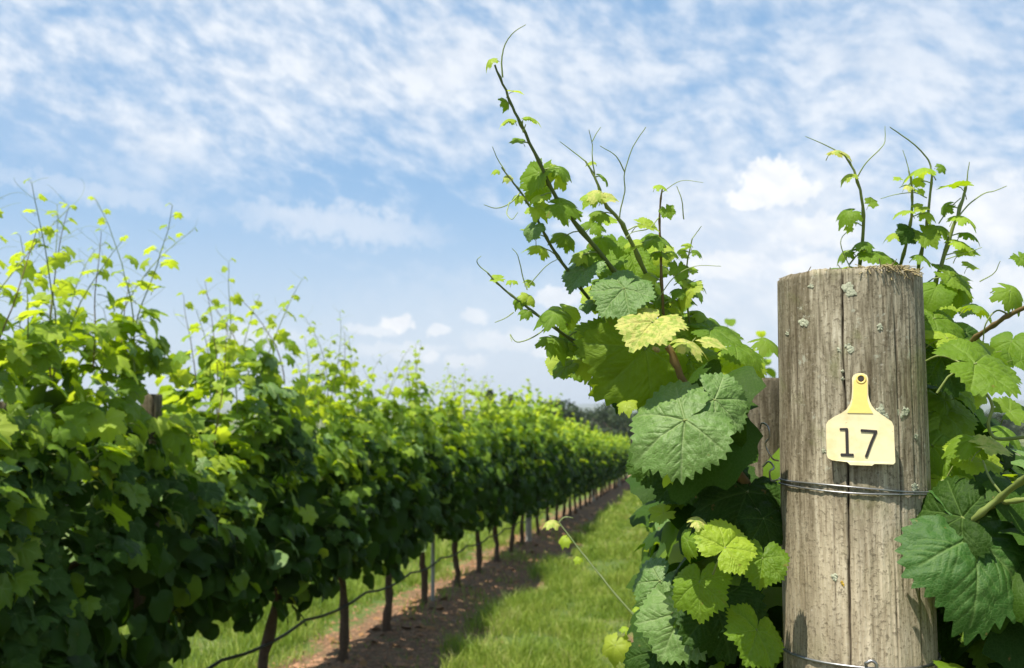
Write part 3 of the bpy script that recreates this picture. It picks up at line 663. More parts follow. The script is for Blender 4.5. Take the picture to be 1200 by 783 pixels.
def tendril_pts(rg, p, d, L):
    pts = [p]; d = Vector(d).normalized(); ax = Vector((rg.gauss(0, 1), rg.gauss(0, 1), rg.gauss(0, 1))).normalized(); k = 12
    for i in range(k):
        d = Matrix.Rotation((.05 + .55 * (i / k) ** 3) * (1 if rg.random() < .9 else -1), 3, ax) @ d; pts.append(pts[-1] + d * L / k)
    return pts
def shoot(rg, pts, parent, lib, r0=.0035, leaf=.075, tend=.6, origin=None, sizes=None, skip=0):
    """one cane with its leaves (own objects) and its tendrils (a sub-part)"""
    o0 = parent.location; mb = MB(); mb.tube([p - o0 for p in pts], lin(r0, r0 * .3, len(pts)), 5)
    so = mb.build('shoot', M['stem'] if rg.random() < .7 else M['stem_red'], parent); n = len(pts); cnt = 0
    tb = MB(); nt_ = 0
    for i in range(1 + skip, n):
        t = i / (n - 1); a = rg.uniform(-.5, .5) + (math.pi if i % 2 else 0) + rg.uniform(0, 6.28) * .25
        out = Vector((math.cos(a), math.sin(a), .15)); s = leaf * (1.05 - .78 * t) * rg.uniform(.75, 1.2); pet = s * .8
        if rg.random() < .9:
            q = pts[i] + out * pet * .8 + Vector((0, 0, pet * .25))
            mk = 'young' if t > .45 or rg.random() < .4 else 'mid'
            if t > .85 and 'pale' in lib and rg.random() < .5: mk = 'pale'
            nrm = Vector((out.x * .5, out.y * .5, .8)) + Vector((rg.gauss(0, .35), rg.gauss(0, .35), rg.gauss(0, .2)))
            leaf_ob(rg.choice(lib[mk]), q, nrm, out + Vector((0, 0, -.5)), s, parent); cnt += 1
            tb.tube([pts[i] - o0, (pts[i] + q) / 2 + Vector((0, 0, .1 * pet)) - o0, q - o0], .0009, 3, caps=False); nt_ += 1
        if rg.random() < tend * t:
            tp_ = tendril_pts(rg, pts[i], -out * .8 + Vector((0, 0, .7)), rg.uniform(.05, .16)); t1 = MB(); t1.tube([p - o0 for p in tp_], lin(.0009, .0004, len(tp_)), 3); t1.build('tendril', M['tendril'], so)
    if nt_: tag(tb.build('petioles', M['tendril'], so), kind='stuff')
    return cnt
ORD = ['first', 'second', 'third', 'fourth', 'fifth', 'sixth', 'seventh', 'eighth', 'ninth']
# --- left row, near vines: every leaf that shows is an object
NEAR = [2.35, 3.1, 4.3, 5.5, 6.75, 7.8, 9.05, 10.45, 11.6, 12.75]
NLAB = ['leafy grape vine at the left picture edge, nearest to the camera in the left row', 'tall leafy grape vine at the far left with shoots rising above everything beside it',
        'dense grape vine growing round the brown wooden post in the left row', 'leafy grape vine next beyond the brown post, trunk cut by the picture edge',
        'grape vine with a crooked leaning trunk crossed by the black hose', 'grape vine with a thin upright trunk just beyond the crooked leaning trunk',
        'grape vine with a straight trunk immediately before the thin grey steel stake', 'grape vine immediately beyond the thin grey steel stake in the left row',
        'grape vine second beyond the thin grey steel stake', 'grape vine third beyond the thin grey steel stake']
GL = 'grape vines of the left row'
for vi, y in enumerate(NEAR):
    rg = random.Random(100 + vi); base = rowpt(ROWL, y, 0)
    vo = empty('grape_vine', base, NLAB[vi], 'grape vine', GL); trunk(vi + 3, vo, r=.027)
    g0 = gz0(y) + .03; zt_ = 1.93 + (.04 if vi < 3 else .0)
    it = canopy_items(rg, y - .72, y + .72, ROWL, 1080 if vi < 5 else 900, (.56 if vi > 1 else .42), None, .34, .108)
    for q in it: q[0].z += gz0(q[0].y) + .03
    def blocks(q):
        a_, b_, d_ = proj(q[0]); return (160 < a_ < 196 and 432 < b_ < 484 and d_ < 4.75) or (a_ < 10 and 462 < b_ < 488)
    it = [q for q in it if not blocks(q)]
    it.sort(key=lambda q: -(q[0].x - ROWL + .55 * q[4]) + rg.random() * .12)
    cut = 215
    for q in it[:cut]:
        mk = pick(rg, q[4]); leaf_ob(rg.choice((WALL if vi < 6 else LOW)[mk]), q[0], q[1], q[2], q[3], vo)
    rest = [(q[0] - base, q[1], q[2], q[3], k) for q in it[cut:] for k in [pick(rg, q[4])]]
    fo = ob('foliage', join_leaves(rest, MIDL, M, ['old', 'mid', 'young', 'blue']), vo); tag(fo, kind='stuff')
    nsh = 12 if vi < 6 else 9; c = 0
    for k in range(nsh):
        yy = max((y + rg.uniform(-.62, .62) for _ in range(2)), key=topat); p0 = Vector((ROWL + rg.uniform(-.12, .2), yy, gz0(yy) + .03 + topat(yy) - .24))
        c += shoot(rg, cane(rg, p0, rg.uniform(.35, .70) if vi > 2 else rg.uniform(.4, .80), (rg.gauss(0, .16), rg.gauss(0, .16)), .35), vo, ({'mid': WALL['mid'], 'young': WALL['young']} if vi < 6 else {'mid': LOW['mid'], 'young': LOW['young']}), .0036, .112, .6, skip=0)
        if c > 84: break
# --- shared far vines
FAR = []
for k in range(5):
    rg = random.Random(700 + k)
    it = canopy_items(rg, 50 * k - .74, 50 * k + .74, ROWL, 760, .56, 1.86, .34, .122)
    for q in it: q[0] = q[0] - Vector((ROWL, 50 * k, 0))
    sh = MB()
    for s in range(10):
        pts = cane(rg, Vector((rg.uniform(-.2, .2), rg.uniform(-.6, .6), 1.8)), rg.uniform(.28, .6), (rg.gauss(0, .25), rg.gauss(0, .25)), .4)
        sh.tube(pts, lin(.004, .0015, len(pts)), 3)
        for i, p in enumerate(pts[1:]):
            o_ = Vector((rg.gauss(0, 1), rg.gauss(0, 1), .2)).normalized(); it.append([p + o_ * .03, o_ * .6 + Vector((0, 0, .6)), o_ + Vector((0, 0, -.5)), .11 * (1.1 - .7 * i / len(pts)), .99])
    me = join_leaves([(q[0], q[1], q[2], q[3], pick(rg, q[4])) for q in it], FARL, M, ['old', 'mid', 'young', 'blue'])
    tmp = sh.build('cane', M['stem']); cm = tmp.data; bpy.data.objects.remove(tmp)
    tmb, _ = trunk_mesh(40 + k, r=.026); tmp = tmb.build('trunk', M['bark']); tm = tmp.data; bpy.data.objects.remove(tmp); FAR.append((me, cm, tm))
def far_vine(x, y, k, label, group, s=1.):
    r_ = random.Random(int(y * 100) + int(x * 10)); base = Vector((x, y, gz(x, y) - .01)); vo = empty('grape_vine', base, label, 'grape vine', group)
    me, cm, tm = FAR[k]; a = math.pi * (r_.random() < .5)
    for nm, mm in (('trunk', tm), ('foliage', me), ('shoots', cm)):
        c = ob(nm, mm, vo); c.rotation_euler = (0, 0, a); c.scale = (s * r_.uniform(.92, 1.1), 1, s) if nm != 'trunk' else (1, 1, 1)
        if nm != 'trunk': tag(c, kind='stuff')
ys_ = [13.9, 14.85, 16.6, 17.9, 19.1] + [20.3 + 1.2 * i for i in range(22)]
FL = {13.9: 'grape vine second before the pale round post in the left row', 14.85: 'grape vine right before the pale round post in the left row', 16.6: 'grape vine right beyond the pale round post in the left row', 17.9: 'grape vine second beyond the pale round post in the left row', 19.1: 'grape vine third beyond the pale round post in the left row', 20.3: 'grape vine last before the first thin stake beyond the pale round post'}
for i, y in enumerate(ys_):
    far_vine(ROWL, y, i % 5, FL.get(y, 'small distant grape vine far down the left row, merging with its neighbours'), GL if y in FL else 'distant grape vines of the left row', random.Random(i).uniform(.96, 1.04) - (.10 if y > 19 else 0) - (.06 if y > 26 else 0))
ys_ = [4.2 + 1.2 * i for i in range(35)]
for i, y in enumerate(ys_):
    far_vine(ROWR + .06, y, (i + 2) % 5, 'grape vine further down the right row, hidden behind the foreground leaves', 'further grape vines of the right row', .87)
# --- second vine of the right row
rg = random.Random(55); base = rowpt(ROWR, 3.0, 0); v2 = empty('grape_vine', base, 'grape vine behind the foreground vine, showing yellowish leaves beside the grass alley', 'grape vine'); trunk(77, v2)
it = canopy_items(rg, 2.35, 3.7, ROWR + .06, 850, .5, 1.58, .32, .12)
for q in it: q[0].z += gz0(q[0].y) + .03
it.sort(key=lambda q: q[0].x)
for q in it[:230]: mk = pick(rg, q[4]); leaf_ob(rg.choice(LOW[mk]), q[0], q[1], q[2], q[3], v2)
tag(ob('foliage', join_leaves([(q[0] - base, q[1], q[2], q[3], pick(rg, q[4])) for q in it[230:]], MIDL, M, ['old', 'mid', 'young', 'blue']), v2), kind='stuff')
# --- the foreground vine
base = rowpt(ROWR + .05, 1.85, 0); VF = empty('grape_vine', base, 'large sunlit grape vine around the numbered post with long shoots against the sky', 'grape vine'); trunk(31, VF, h=.9, r=.034)
# every hero leaf: centre column, row, width in photo pixels, depth, tip direction (clock degrees), normal (back, up, right), material
HL = [(783, 503, 108, 1.13, 238, (.75, .5, -.25), 'blue', 0), (849, 478, 72, 1.15, 140, (.8, .45, .15), 'blue', 2),
      (757, 384, 68, 1.16, 200, (.55, .75, -.1), 'pale', 1), (722, 346, 66, 1.20, 215, (.7, .6, -.2), 'blue', 2), (745, 338, 46, 1.22, 150, (.7, .55, .3), 'blue', 3),
      (742, 425, 112, 1.24, 225, (.85, .1, .25), 'mid', 3), (712, 404, 66, 1.26, 250, (.6, .35, .5), 'mid', 0), (678, 322, 48, 1.26, 205, (.5, .6, -.4), 'blue', 1), (846, 386, 66, 1.27, 75, (.4, .8, .1), 'mid', 2),
      (812, 402, 40, 1.2, 100, (.35, .85, .1), 'pale', 0), (838, 404, 34, 1.22, 120, (.35, .85, .1), 'pale', 2),
      (857, 634, 60, 1.12, 40, (.75, .55, .1), 'young', 1), (818, 694, 62, 1.15, 172, (.65, .5, -.45), 'mid', 3), (803, 640, 34, 1.13, 200, (.45, .3, -.8), 'mid', 0), (821, 609, 24, 1.13, 60, (.5, .8, 0), 'pale', 3),
      (772, 604, 30, 1.3, 230, (.5, .7, -.2), 'young', 2), (893, 664, 52, 1.14, 190, (.8, .5, 0), 'mid', 1), (870, 590, 90, 1.26, 200, (.7, .6, 0), 'old', 0), (900, 618, 54, 1.22, 170, (.75, .5, .2), 'old', 3),
      (760, 545, 52, 1.24, 180, (.7, .5, -.4), 'old', 1), (790, 560, 70, 1.28, 210, (.6, .6, -.2), 'old', 2), (790, 735, 90, 1.24, 200, (.7, .5, -.3), 'blue', 2), (765, 690, 60, 1.3, 215, (.7, .5, -.4), 'blue', 0),
      (845, 725, 100, 1.22, 170, (.75, .5, 0), 'old', 1), (885, 750, 70, 1.14, 215, (.6, .5, .4), 'mid', 2), (760, 775, 60, 1.28, 200, (.6, .6, -.3), 'old', 3), (830, 560, 70, 1.3, 190, (.7, .6, 0), 'old', 3),
      (690, 432, 28, 1.3, 185, (.7, .4, .3), 'young', 1), (722, 470, 34, 1.3, 190, (.5, .3, .8), 'old', 2), (735, 475, 22, 1.2, 170, (.5, .7, -.2), 'young', 0),
      (655, 402, 38, 1.28, 165, (.45, .6, .2), 'mid', 1), (672, 410, 36, 1.3, 150, (.45, .6, .2), 'mid', 2), (664, 366, 24, 1.27, 80, (.3, .8, .2), 'mid', 0),
      (643, 368, 36, 1.24, 250, (.5, .7, 0), 'mid', 3), (620, 347, 20, 1.26, 30, (.6, .4, .3), 'young', 0), (606, 354, 18, 1.26, 220, (.6, .4, -.3), 'mid', 1), (581, 327, 17, 1.26, 250, (.5, .7, 0), 'young', 2), (600, 328, 13, 1.27, 0, (.5, .6, 0), 'young', 3), (622, 329, 14, 1.27, 60, (.5, .6, 0), 'young', 1),
      (627, 210, 42, 1.22, 205, (.6, .3, -.5), 'mid', 2), (655, 201, 34, 1.22, 30, (.85, .2, .3), 'young', 3), (632, 226, 34, 1.24, 170, (.8, .1, .2), 'mid', 1), (663, 241, 38, 1.21, 120, (.6, .6, 0), 'mid', 0),
      (695, 226, 24, 1.20, 250, (.6, .7, 0), 'pale', 1), (716, 233, 22, 1.20, 90, (.5, .7, .1), 'pale', 2), (633, 246, 26, 1.22, 150, (.5, .6, .1), 'young', 0), (622, 270, 24, 1.22, 205, (.7, .5, -.4), 'blue', 1),
      (607, 232, 13, 1.23, 200, (.6, .5, 0), 'young', 3), (594, 208, 12, 1.23, 240, (.6, .5, 0), 'pale', 3), (580, 200, 10, 1.23, 250, (.5, .6, 0), 'young', 3),
      (593, 140, 20, 1.18, 265, (.16, .95, -.1), 'young', 1), (624, 138, 22, 1.18, 80, (.18, .95, .1), 'young', 0), (606, 108, 20, 1.18, 78, (.25, .9, .1), 'young', 2), (594, 122, 16, 1.18, 190, (.5, .3, .6), 'mid', 1), (572, 72, 18, 1.17, 225, (.4, .6, -.4), 'young', 3),
      (692, 190, 12, 1.21, 240, (.4, .8, 0), 'young', 0), (776, 217, 18, 1.24, 80, (.35, .8, 0), 'young', 1), (783, 250, 18, 1.24, 160, (.8, .3, 0), 'mid', 2), (760, 276, 34, 1.26, 250, (.4, .8, 0), 'mid', 3), (742, 283, 26, 1.26, 250, (.4, .8, 0), 'young', 0), (777, 295, 26, 1.26, 100, (.3, .9, 0), 'mid', 1),
      (795, 320, 26, 1.26, 190, (.7, .3, .3), 'mid', 2), (819, 295, 16, 1.26, 110, (.4, .7, .2), 'mid', 1), (805, 285, 13, 1.26, 340, (.5, .7, .2), 'young', 1), (819, 332, 22, 1.27, 115, (.15, .9, .2), 'mid', 0), (803, 300, 15, 1.27, 90, (.5, .6, .2), 'young', 2),
      (724, 290, 34, 1.28, 190, (.6, .5, .2), 'mid', 2), (700, 285, 30, 1.27, 200, (.6, .5, -.2), 'mid', 1), (682, 300, 34, 1.27, 210, (.5, .6, -.3), 'mid', 3), (668, 285, 20, 1.26, 130, (.6, .3, .2), 'mid', 0), (710, 315, 40, 1.3, 190, (.6, .6, -.2), 'mid', 2), (742, 305, 50, 1.32, 170, (.6, .6, 0), 'mid', 3), (765, 335, 40, 1.3, 150, (.5, .6, .2), 'mid', 0), (780, 360, 46, 1.3, 130, (.5, .7, .1), 'young', 1),
      (805, 352, 30, 1.3, 100, (.4, .8, .2), 'mid', 2), (826, 368, 30, 1.3, 70, (.4, .7, .2), 'young', 3), (697, 262, 26, 1.26, 30, (.6, .5, 0), 'mid', 0), (715, 258, 24, 1.26, 60, (.5, .7, 0), 'young', 2), (676, 250, 18, 1.24, 60, (.6, .5, 0), 'mid', 2),
      (790, 385, 50, 1.28, 140, (.5, .6, .3), 'mid', 1), (872, 405, 54, 1.34, 60, (.4, .8, .1), 'mid', 0), (815, 430, 66, 1.3, 170, (.6, .6, .1), 'mid', 2), (870, 430, 60, 1.36, 160, (.6, .6, .1), 'young', 3), (905, 400, 40, 1.4, 90, (.4, .8, .1), 'mid', 1), (700, 380, 34, 1.3, 250, (.5, .5, -.3), 'mid', 1), (718, 450, 40, 1.34, 200, (.6, .4, .3), 'old', 0),
      # right of the post
      (1143, 627, 154, 1.10, 146, (.72, .55, .12), 'gloss', 10), (1108, 600, 92, 1.12, 300, (.7, .5, -.45), 'old', 3),
      (1162, 428, 92, 1.10, 100, (.55, .75, .1), 'mid', 2), (1125, 331, 56, 1.30, 120, (.45, .6, .35), 'mid', 1), (1106, 372, 62, 1.26, 70, (.6, .6, .1), 'mid', 0), (1092, 400, 70, 1.3, 190, (.7, .5, .1), 'mid', 3), (1118, 395, 50, 1.22, 60, (.5, .7, .1), 'young', 0),
      (1190, 346, 38, 1.1, 150, (.7, .5, .1), 'mid', 1), (1199, 307, 24, 1.12, 170, (.7, .5, .1), 'mid', 2), (1139, 312, 18, 1.3, 60, (.5, .7, .1), 'young', 2), (1151, 360, 34, 1.25, 110, (.15, .9, .2), 'mid', 3), (1110, 430, 70, 1.24, 170, (.7, .5, .1), 'old', 1),
      (1103, 490, 74, 1.26, 200, (.6, .6, .1), 'mid', 2), (1106, 535, 90, 1.22, 160, (.65, .6, 0), 'mid', 0), (1150, 535, 60, 1.18, 100, (.5, .8, 0), 'young', 1), (1168, 525, 44, 1.14, 110, (.4, .85, .1), 'pale', 2), (1130, 515, 44, 1.16, 270, (.4, .8, 0), 'mid', 3), (1184, 505, 40, 1.2, 100, (.5, .8, 0), 'mid', 1),
      (1190, 480, 40, 1.3, 60, (.6, .6, 0), 'mid', 2), (1095, 450, 50, 1.34, 190, (.6, .6, 0), 'mid', 2), (1120, 565, 70, 1.2, 120, (.5, .75, 0), 'young', 2), (1180, 570, 60, 1.3, 150, (.6, .7, 0), 'young', 3), (1120, 740, 80, 1.25, 190, (.7, .5, .2), 'old', 1), (1180, 760, 70, 1.2, 170, (.6, .6, .1), 'mid', 0), (1110, 690, 70, 1.24, 190, (.7, .5, .2), 'old', 2),
      (1130, 284, 32, 1.3, 100, (.35, .8, .1), 'young', 0), (1133, 254, 32, 1.3, 95, (.3, .85, .1), 'young', 1), (1114, 218, 36, 1.3, 265, (.07, .97, 0), 'mid', 2), (1105, 196, 13, 1.3, 90, (.7, .4, 0), 'mid', 0), (1074, 198, 34, 1.3, 265, (.08, .96, 0), 'young', 3), (1067, 217, 18, 1.3, 60, (.4, .8, 0), 'pale', 1), (1051, 210, 11, 1.3, 250, (.5, .7, 0), 'young', 2), (1058, 247, 22, 1.3, 240, (.2, .9, 0), 'young', 0),
      (1065, 273, 26, 1.3, 210, (.6, .4, .2), 'old', 1), (1089, 280, 32, 1.3, 150, (.7, .4, 0), 'mid', 2), (1101, 268, 26, 1.32, 90, (.4, .8, 0), 'young', 3), (1083, 300, 24, 1.3, 100, (.4, .8, 0), 'mid', 3),
      (985, 177, 26, 1.32, 85, (.15, .95, 0), 'pale', 0), (991, 206, 20, 1.32, 235, (.25, .8, -.3), 'young', 1), (1023, 237, 15, 1.32, 60, (.7, .4, 0), 'mid', 2), (991, 252, 27, 1.32, 235, (.5, .5, -.3), 'mid', 3), (1032, 295, 50, 1.34, 90, (.35, .85, .1), 'mid', 0), (1009, 284, 24, 1.33, 300, (.4, .8, 0), 'mid', 1), (984, 316, 36, 1.36, 265, (.12, .97, 0), 'mid', 2), (995, 268, 10, 1.32, 200, (.5, .5, 0), 'young', 0), (968, 318, 20, 1.36, 265, (.12, .97, 0), 'young', 0), (1080, 345, 40, 1.36, 190, (.6, .6, 0), 'mid', 1)]
def size_of(px, D): return px * D / FPX
nl = 0
for (cx, cy_, wpx, D, ang, nn, mk, var) in HL:
    s = size_of(wpx, D) * 1.04; tip = RIGHT * math.sin(R(ang)) + UP * math.cos(R(ang))
    n = BACK * nn[0] + Vector((0, 0, 1)) * nn[1] + RIGHT * nn[2]; n.normalize()
    tp2 = tip - n * tip.dot(n); tp2 = tp2.normalized() if tp2.length > .05 else tip
    lib = HERO if wpx > 44 else (YNG if mk in YNG else MEDL)
    if var >= 10: lib = BIG
    leaf_ob(lib[mk][var % 10 % len(lib[mk])], P(cx, cy_, D) - tp2 * s * (.2 if var < 10 else 0), n, tp2, s, VF); nl += 1
# canes of the foreground vine: (points as column, row, depth), radius from-to, material, parents tendrils
def px_line(pts): return smoothline([P(*p) for p in pts], 5)
def px_cane(name, pts, r0, r1, mk, parent=VF):
    q = px_line(pts); mb = MB(); mb.tube([p - VF.location + Vector((random.gauss(0, r0 * .12), 0, 0)) for p in q], [x_ * (1.35 if (i_ % 4 == 2 and r0 > .002) else 1) for i_, x_ in enumerate(lin(r0, r1, len(q)))], 7); return mb.build(name, M[mk], parent)
sA = px_cane('shoot', [(795, 440, 1.36), (755, 370, 1.33), (722, 321, 1.28), (673, 260, 1.24), (649, 226, 1.22), (636, 199, 1.21), (611, 146, 1.19), (595, 113, 1.18), (580, 76, 1.17)], .0038, .0012, 'cane')
px_cane('tendril', [(589, 91, 1.18), (588, 70, 1.175), (592, 52, 1.17), (602, 38, 1.16), (616, 29, 1.15)], .0011, .0004, 'tendril', sA)
px_cane('tendril', [(612, 142, 1.19), (613, 155, 1.19), (616, 146, 1.18)], .001, .0006, 'tendril', sA)
sB = px_cane('shoot', [(770, 350, 1.33), (752, 311, 1.27), (729, 263, 1.24), (708, 238, 1.22), (699, 212, 1.21), (686, 189, 1.21)], .0034, .0011, 'stem')
px_cane('tendril', [(686, 189, 1.21), (672, 178, 1.21), (656, 166, 1.2)], .0009, .0004, 'tendril', sB)
px_cane('tendril', [(697, 205, 1.21), (694, 185, 1.2), (694, 170, 1.2), (690, 152, 1.19)], .0009, .0004, 'tendril', sB); px_cane('tendril', [(694, 166, 1.2), (698, 158, 1.2), (704, 149, 1.2)], .0007, .0004, 'tendril', sB)
px_cane('tendril', [(735, 280, 1.25), (726, 256, 1.24), (732, 225, 1.23), (732, 202, 1.22), (742, 172, 1.21), (757, 149, 1.2)], .0010, .0005, 'tendril', sB); px_cane('tendril', [(732, 202, 1.22), (722, 183, 1.21), (703, 171, 1.2)], .0009, .0004, 'tendril', sB)
sD = px_cane('shoot', [(690, 350, 1.30), (659, 308, 1.27), (640, 278, 1.25), (626, 250, 1.24), (612, 228, 1.235), (600, 212, 1.23), (588, 196, 1.23)], .0024, .0009, 'cane')
px_cane('tendril', [(592, 200, 1.23), (584, 188, 1.23), (577, 172, 1.22)], .0008, .0004, 'tendril', sD); px_cane('tendril', [(610, 225, 1.235), (598, 238, 1.22), (582, 244, 1.21), (567, 240, 1.2)], .0010, .0004, 'tendril', sD)
px_cane('tendril', [(597, 237, 1.22), (594, 250, 1.21), (600, 257, 1.2), (607, 249, 1.2)], .0008, .0004, 'tendril', sD)
sE = px_cane('shoot', [(745, 450, 1.36), (705, 420, 1.32), (671, 399, 1.29), (646, 381, 1.27), (611, 355, 1.26), (586, 335, 1.26), (572, 320, 1.26)], .0028, .0009, 'cane')
px_cane('tendril', [(572, 320, 1.26), (562, 312, 1.26), (559, 305, 1.25), (564, 300, 1.25)], .0008, .0004, 'tendril', sE); px_cane('tendril', [(618, 340, 1.26), (612, 322, 1.26), (607, 300, 1.25), (600, 291, 1.25)], .0009, .0004, 'tendril', sE)
px_cane('tendril', [(643, 382, 1.27), (625, 395, 1.26), (606, 401, 1.25), (598, 392, 1.25), (600, 400, 1.24)], .0010, .0004, 'tendril', sE); px_cane('tendril', [(602, 366, 1.26), (592, 373, 1.26), (580, 378, 1.25)], .0008, .0005, 'tendril', sE)
px_cane('tendril', [(620, 334, 1.26), (640, 312, 1.25), (655, 303, 1.24)], .0007, .0004, 'tendril', sE); px_cane('tendril', [(690, 446, 1.3), (692, 457, 1.3), (690, 468, 1.3)], .0008, .0004, 'tendril', sE)
sF = px_cane('shoot', [(778, 400, 1.30), (776, 340, 1.27), (774, 290, 1.26), (773, 252, 1.25), (776, 221, 1.24)], .0022, .0010, 'stem_red')
px_cane('tendril', [(772, 255, 1.25), (760, 268, 1.24), (742, 272, 1.23), (732, 280, 1.22)], .0008, .0004, 'tendril', sF); px_cane('tendril', [(775, 226, 1.24), (798, 212, 1.23), (824, 214, 1.22)], .0006, .0003, 'tendril', sF)
px_cane('tendril', [(801, 257, 1.26), (799, 235, 1.25), (793, 218, 1.25)], .0008, .0005, 'tendril', sF); px_cane('tendril', [(770, 352, 1.27), (790, 325, 1.26), (815, 312, 1.25), (845, 312, 1.24)], .0007, .0004, 'tendril', sF)
sG = px_cane('shoot', [(812, 410, 1.32), (806, 363, 1.28), (804, 320, 1.27), (811, 280, 1.26)], .0016, .0008, 'stem'); px_cane('tendril', [(811, 280, 1.26), (817, 272, 1.26), (822, 265, 1.25)], .0007, .0004, 'tendril', sG)
sH = px_cane('shoot', [(920, 640, 1.36), (882, 577, 1.30), (835, 511, 1.24), (803, 450, 1.21), (783, 406, 1.20)], .0062, .0040, 'stem_red'); px_cane('tendril', [(772, 411, 1.2), (766, 408, 1.195)], .0028, .0026, 'straw', sH)
px_cane('tendril', [(778, 480, 1.2), (790, 500, 1.2), (812, 508, 1.2), (835, 505, 1.21)], .0009, .0006, 'tendril', sH)
sI = px_cane('shoot', [(1007, 345, 1.40), (1008, 310, 1.36), (1012, 252, 1.33), (1003, 206, 1.32), (990, 182, 1.32)], .0030, .0012, 'stem'); px_cane('tendril', [(990, 182, 1.32), (967, 170, 1.31), (944, 160, 1.3)], .0010, .0004, 'tendril', sI); px_cane('tendril', [(1005, 207, 1.32), (1015, 191, 1.31), (1032, 174, 1.3), (1037, 165, 1.3), (1037, 148, 1.3)], .0010, .0004, 'tendril', sI)
px_cane('tendril', [(998, 318, 1.35), (985, 285, 1.34), (996, 268, 1.34)], .0008, .0005, 'tendril', sI)
sJ = px_cane('shoot', [(1050, 330, 1.38), (1057, 305, 1.34), (1067, 263, 1.31), (1069, 224, 1.3), (1065, 200, 1.3)], .0026, .0010, 'stem'); px_cane('tendril', [(1065, 200, 1.3), (1062, 188, 1.3), (1058, 176, 1.3)], .0007, .0004, 'tendril', sJ)
sK = px_cane('shoot', [(1070, 345, 1.38), (1077, 310, 1.34), (1087, 256, 1.31), (1092, 205, 1.3)], .0030, .0013, 'stem'); px_cane('tendril', [(1092, 205, 1.3), (1088, 188, 1.3), (1072, 170, 1.29), (1053, 156, 1.29), (1043, 149, 1.28)], .0013, .0006, 'stem', sK)
px_cane('tendril', [(1086, 232, 1.3), (1072, 226, 1.3), (1050, 228, 1.3), (1032, 233, 1.29)], .0008, .0004, 'tendril', sK)
sL = px_cane('shoot', [(1086, 385, 1.38), (1092, 348, 1.33), (1110, 288, 1.31), (1128, 234, 1.3), (1133, 215, 1.3)], .0036, .0014, 'stem'); px_cane('tendril', [(1133, 215, 1.3), (1134, 203, 1.3), (1136, 190, 1.3)], .0010, .0005, 'stem', sL)
px_cane('tendril', [(1122, 256, 1.3), (1135, 240, 1.3), (1153, 227, 1.29), (1165, 224, 1.29), (1180, 218, 1.28)], .0011, .0005, 'tendril', sL); px_cane('tendril', [(1100, 262, 1.31), (1112, 245, 1.31), (1126, 232, 1.3)], .0009, .0006, 'stem', sL)
px_cane('tendril', [(1108, 304, 1.3), (1130, 297, 1.29), (1151, 290, 1.28)], .0008, .0004, 'tendril', sL)
sM = px_cane('shoot', [(1110, 435, 1.3), (1139, 400, 1.2), (1165, 381, 1.14), (1187, 367, 1.1), (1225, 350, 1.05)], .0030, .0024, 'stem_red'); px_cane('tendril', [(1184, 370, 1.11), (1168, 364, 1.11), (1155, 380, 1.11), (1152, 400, 1.12)], .0011, .0007, 'stem', sM); px_cane('tendril', [(1148, 330, 1.2), (1165, 320, 1.19), (1172, 306, 1.18)], .0008, .0004, 'tendril', sM)
sN = px_cane('shoot', [(1085, 423, 1.18), (1100, 417, 1.17), (1117, 421, 1.16), (1133, 433, 1.15), (1136, 449, 1.15), (1154, 460, 1.15), (1163, 476, 1.15), (1158, 497, 1.15), (1168, 514, 1.15), (1205, 512, 1.12)], .0011, .0022, 'stem')
sO = px_cane('shoot', [(1225, 540, 1.0), (1200, 561, 1.04), (1172, 583, 1.08), (1144, 606, 1.10), (1110, 640, 1.16)], .0032, .0036, 'stem'); px_cane('shoot', [(1205, 585, 1.06), (1172, 590, 1.09), (1150, 600, 1.10)], .0026, .0028, 'stem'); px_cane('petiole', [(1150, 602, 1.10), (1146, 612, 1.105), (1144, 625, 1.108)], .0016, .0016, 'stem')
px_cane('petiole', [(1176, 582, 1.09), (1160, 560, 1.1), (1152, 540, 1.12)], .0014, .0012, 'stem')
# shoot arching out over the grass, low on the left
sP = px_cane('shoot', [(790, 770, 1.9), (750, 728, 2.0), (724, 700, 2.08), (700, 670, 2.15), (676, 640, 2.22), (655, 612, 2.3)], .0028, .0013, 'cane'); px_cane('tendril', [(655, 612, 2.3), (662, 606, 2.3), (672, 607, 2.3)], .0012, .0006, 'tendril', sP); px_cane('tendril', [(755, 770, 1.9), (742, 755, 1.9), (735, 740, 1.92)], .0014, .001, 'stem_red', sP)
for (cx, cy_, w, D, ang, nn, mk) in ((648, 611, 20, 2.3, 260, (.3, .9, 0), 'pale'), (662, 632, 16, 2.25, 200, (.6, .5, -.3), 'young'), (678, 655, 10, 2.2, 210, (.5, .5, 0), 'young'), (721, 756, 36, 1.95, 190, (.75, .4, -.4), 'young'), (733, 738, 12, 1.95, 20, (.5, .5, 0), 'young'), (748, 715, 12, 2.0, 20, (.5, .5, 0), 'young')):
    s = size_of(w, D); tip = RIGHT * math.sin(R(ang)) + UP * math.cos(R(ang)); n = BACK * nn[0] + Vector((0, 0, 1)) * nn[1] + RIGHT * nn[2]
    leaf_ob(YNG[mk][1], P(cx, cy_, D), n, tip, s, VF); nl += 1
rg = random.Random(81)             # smaller leaves crowding the head of the foreground vine
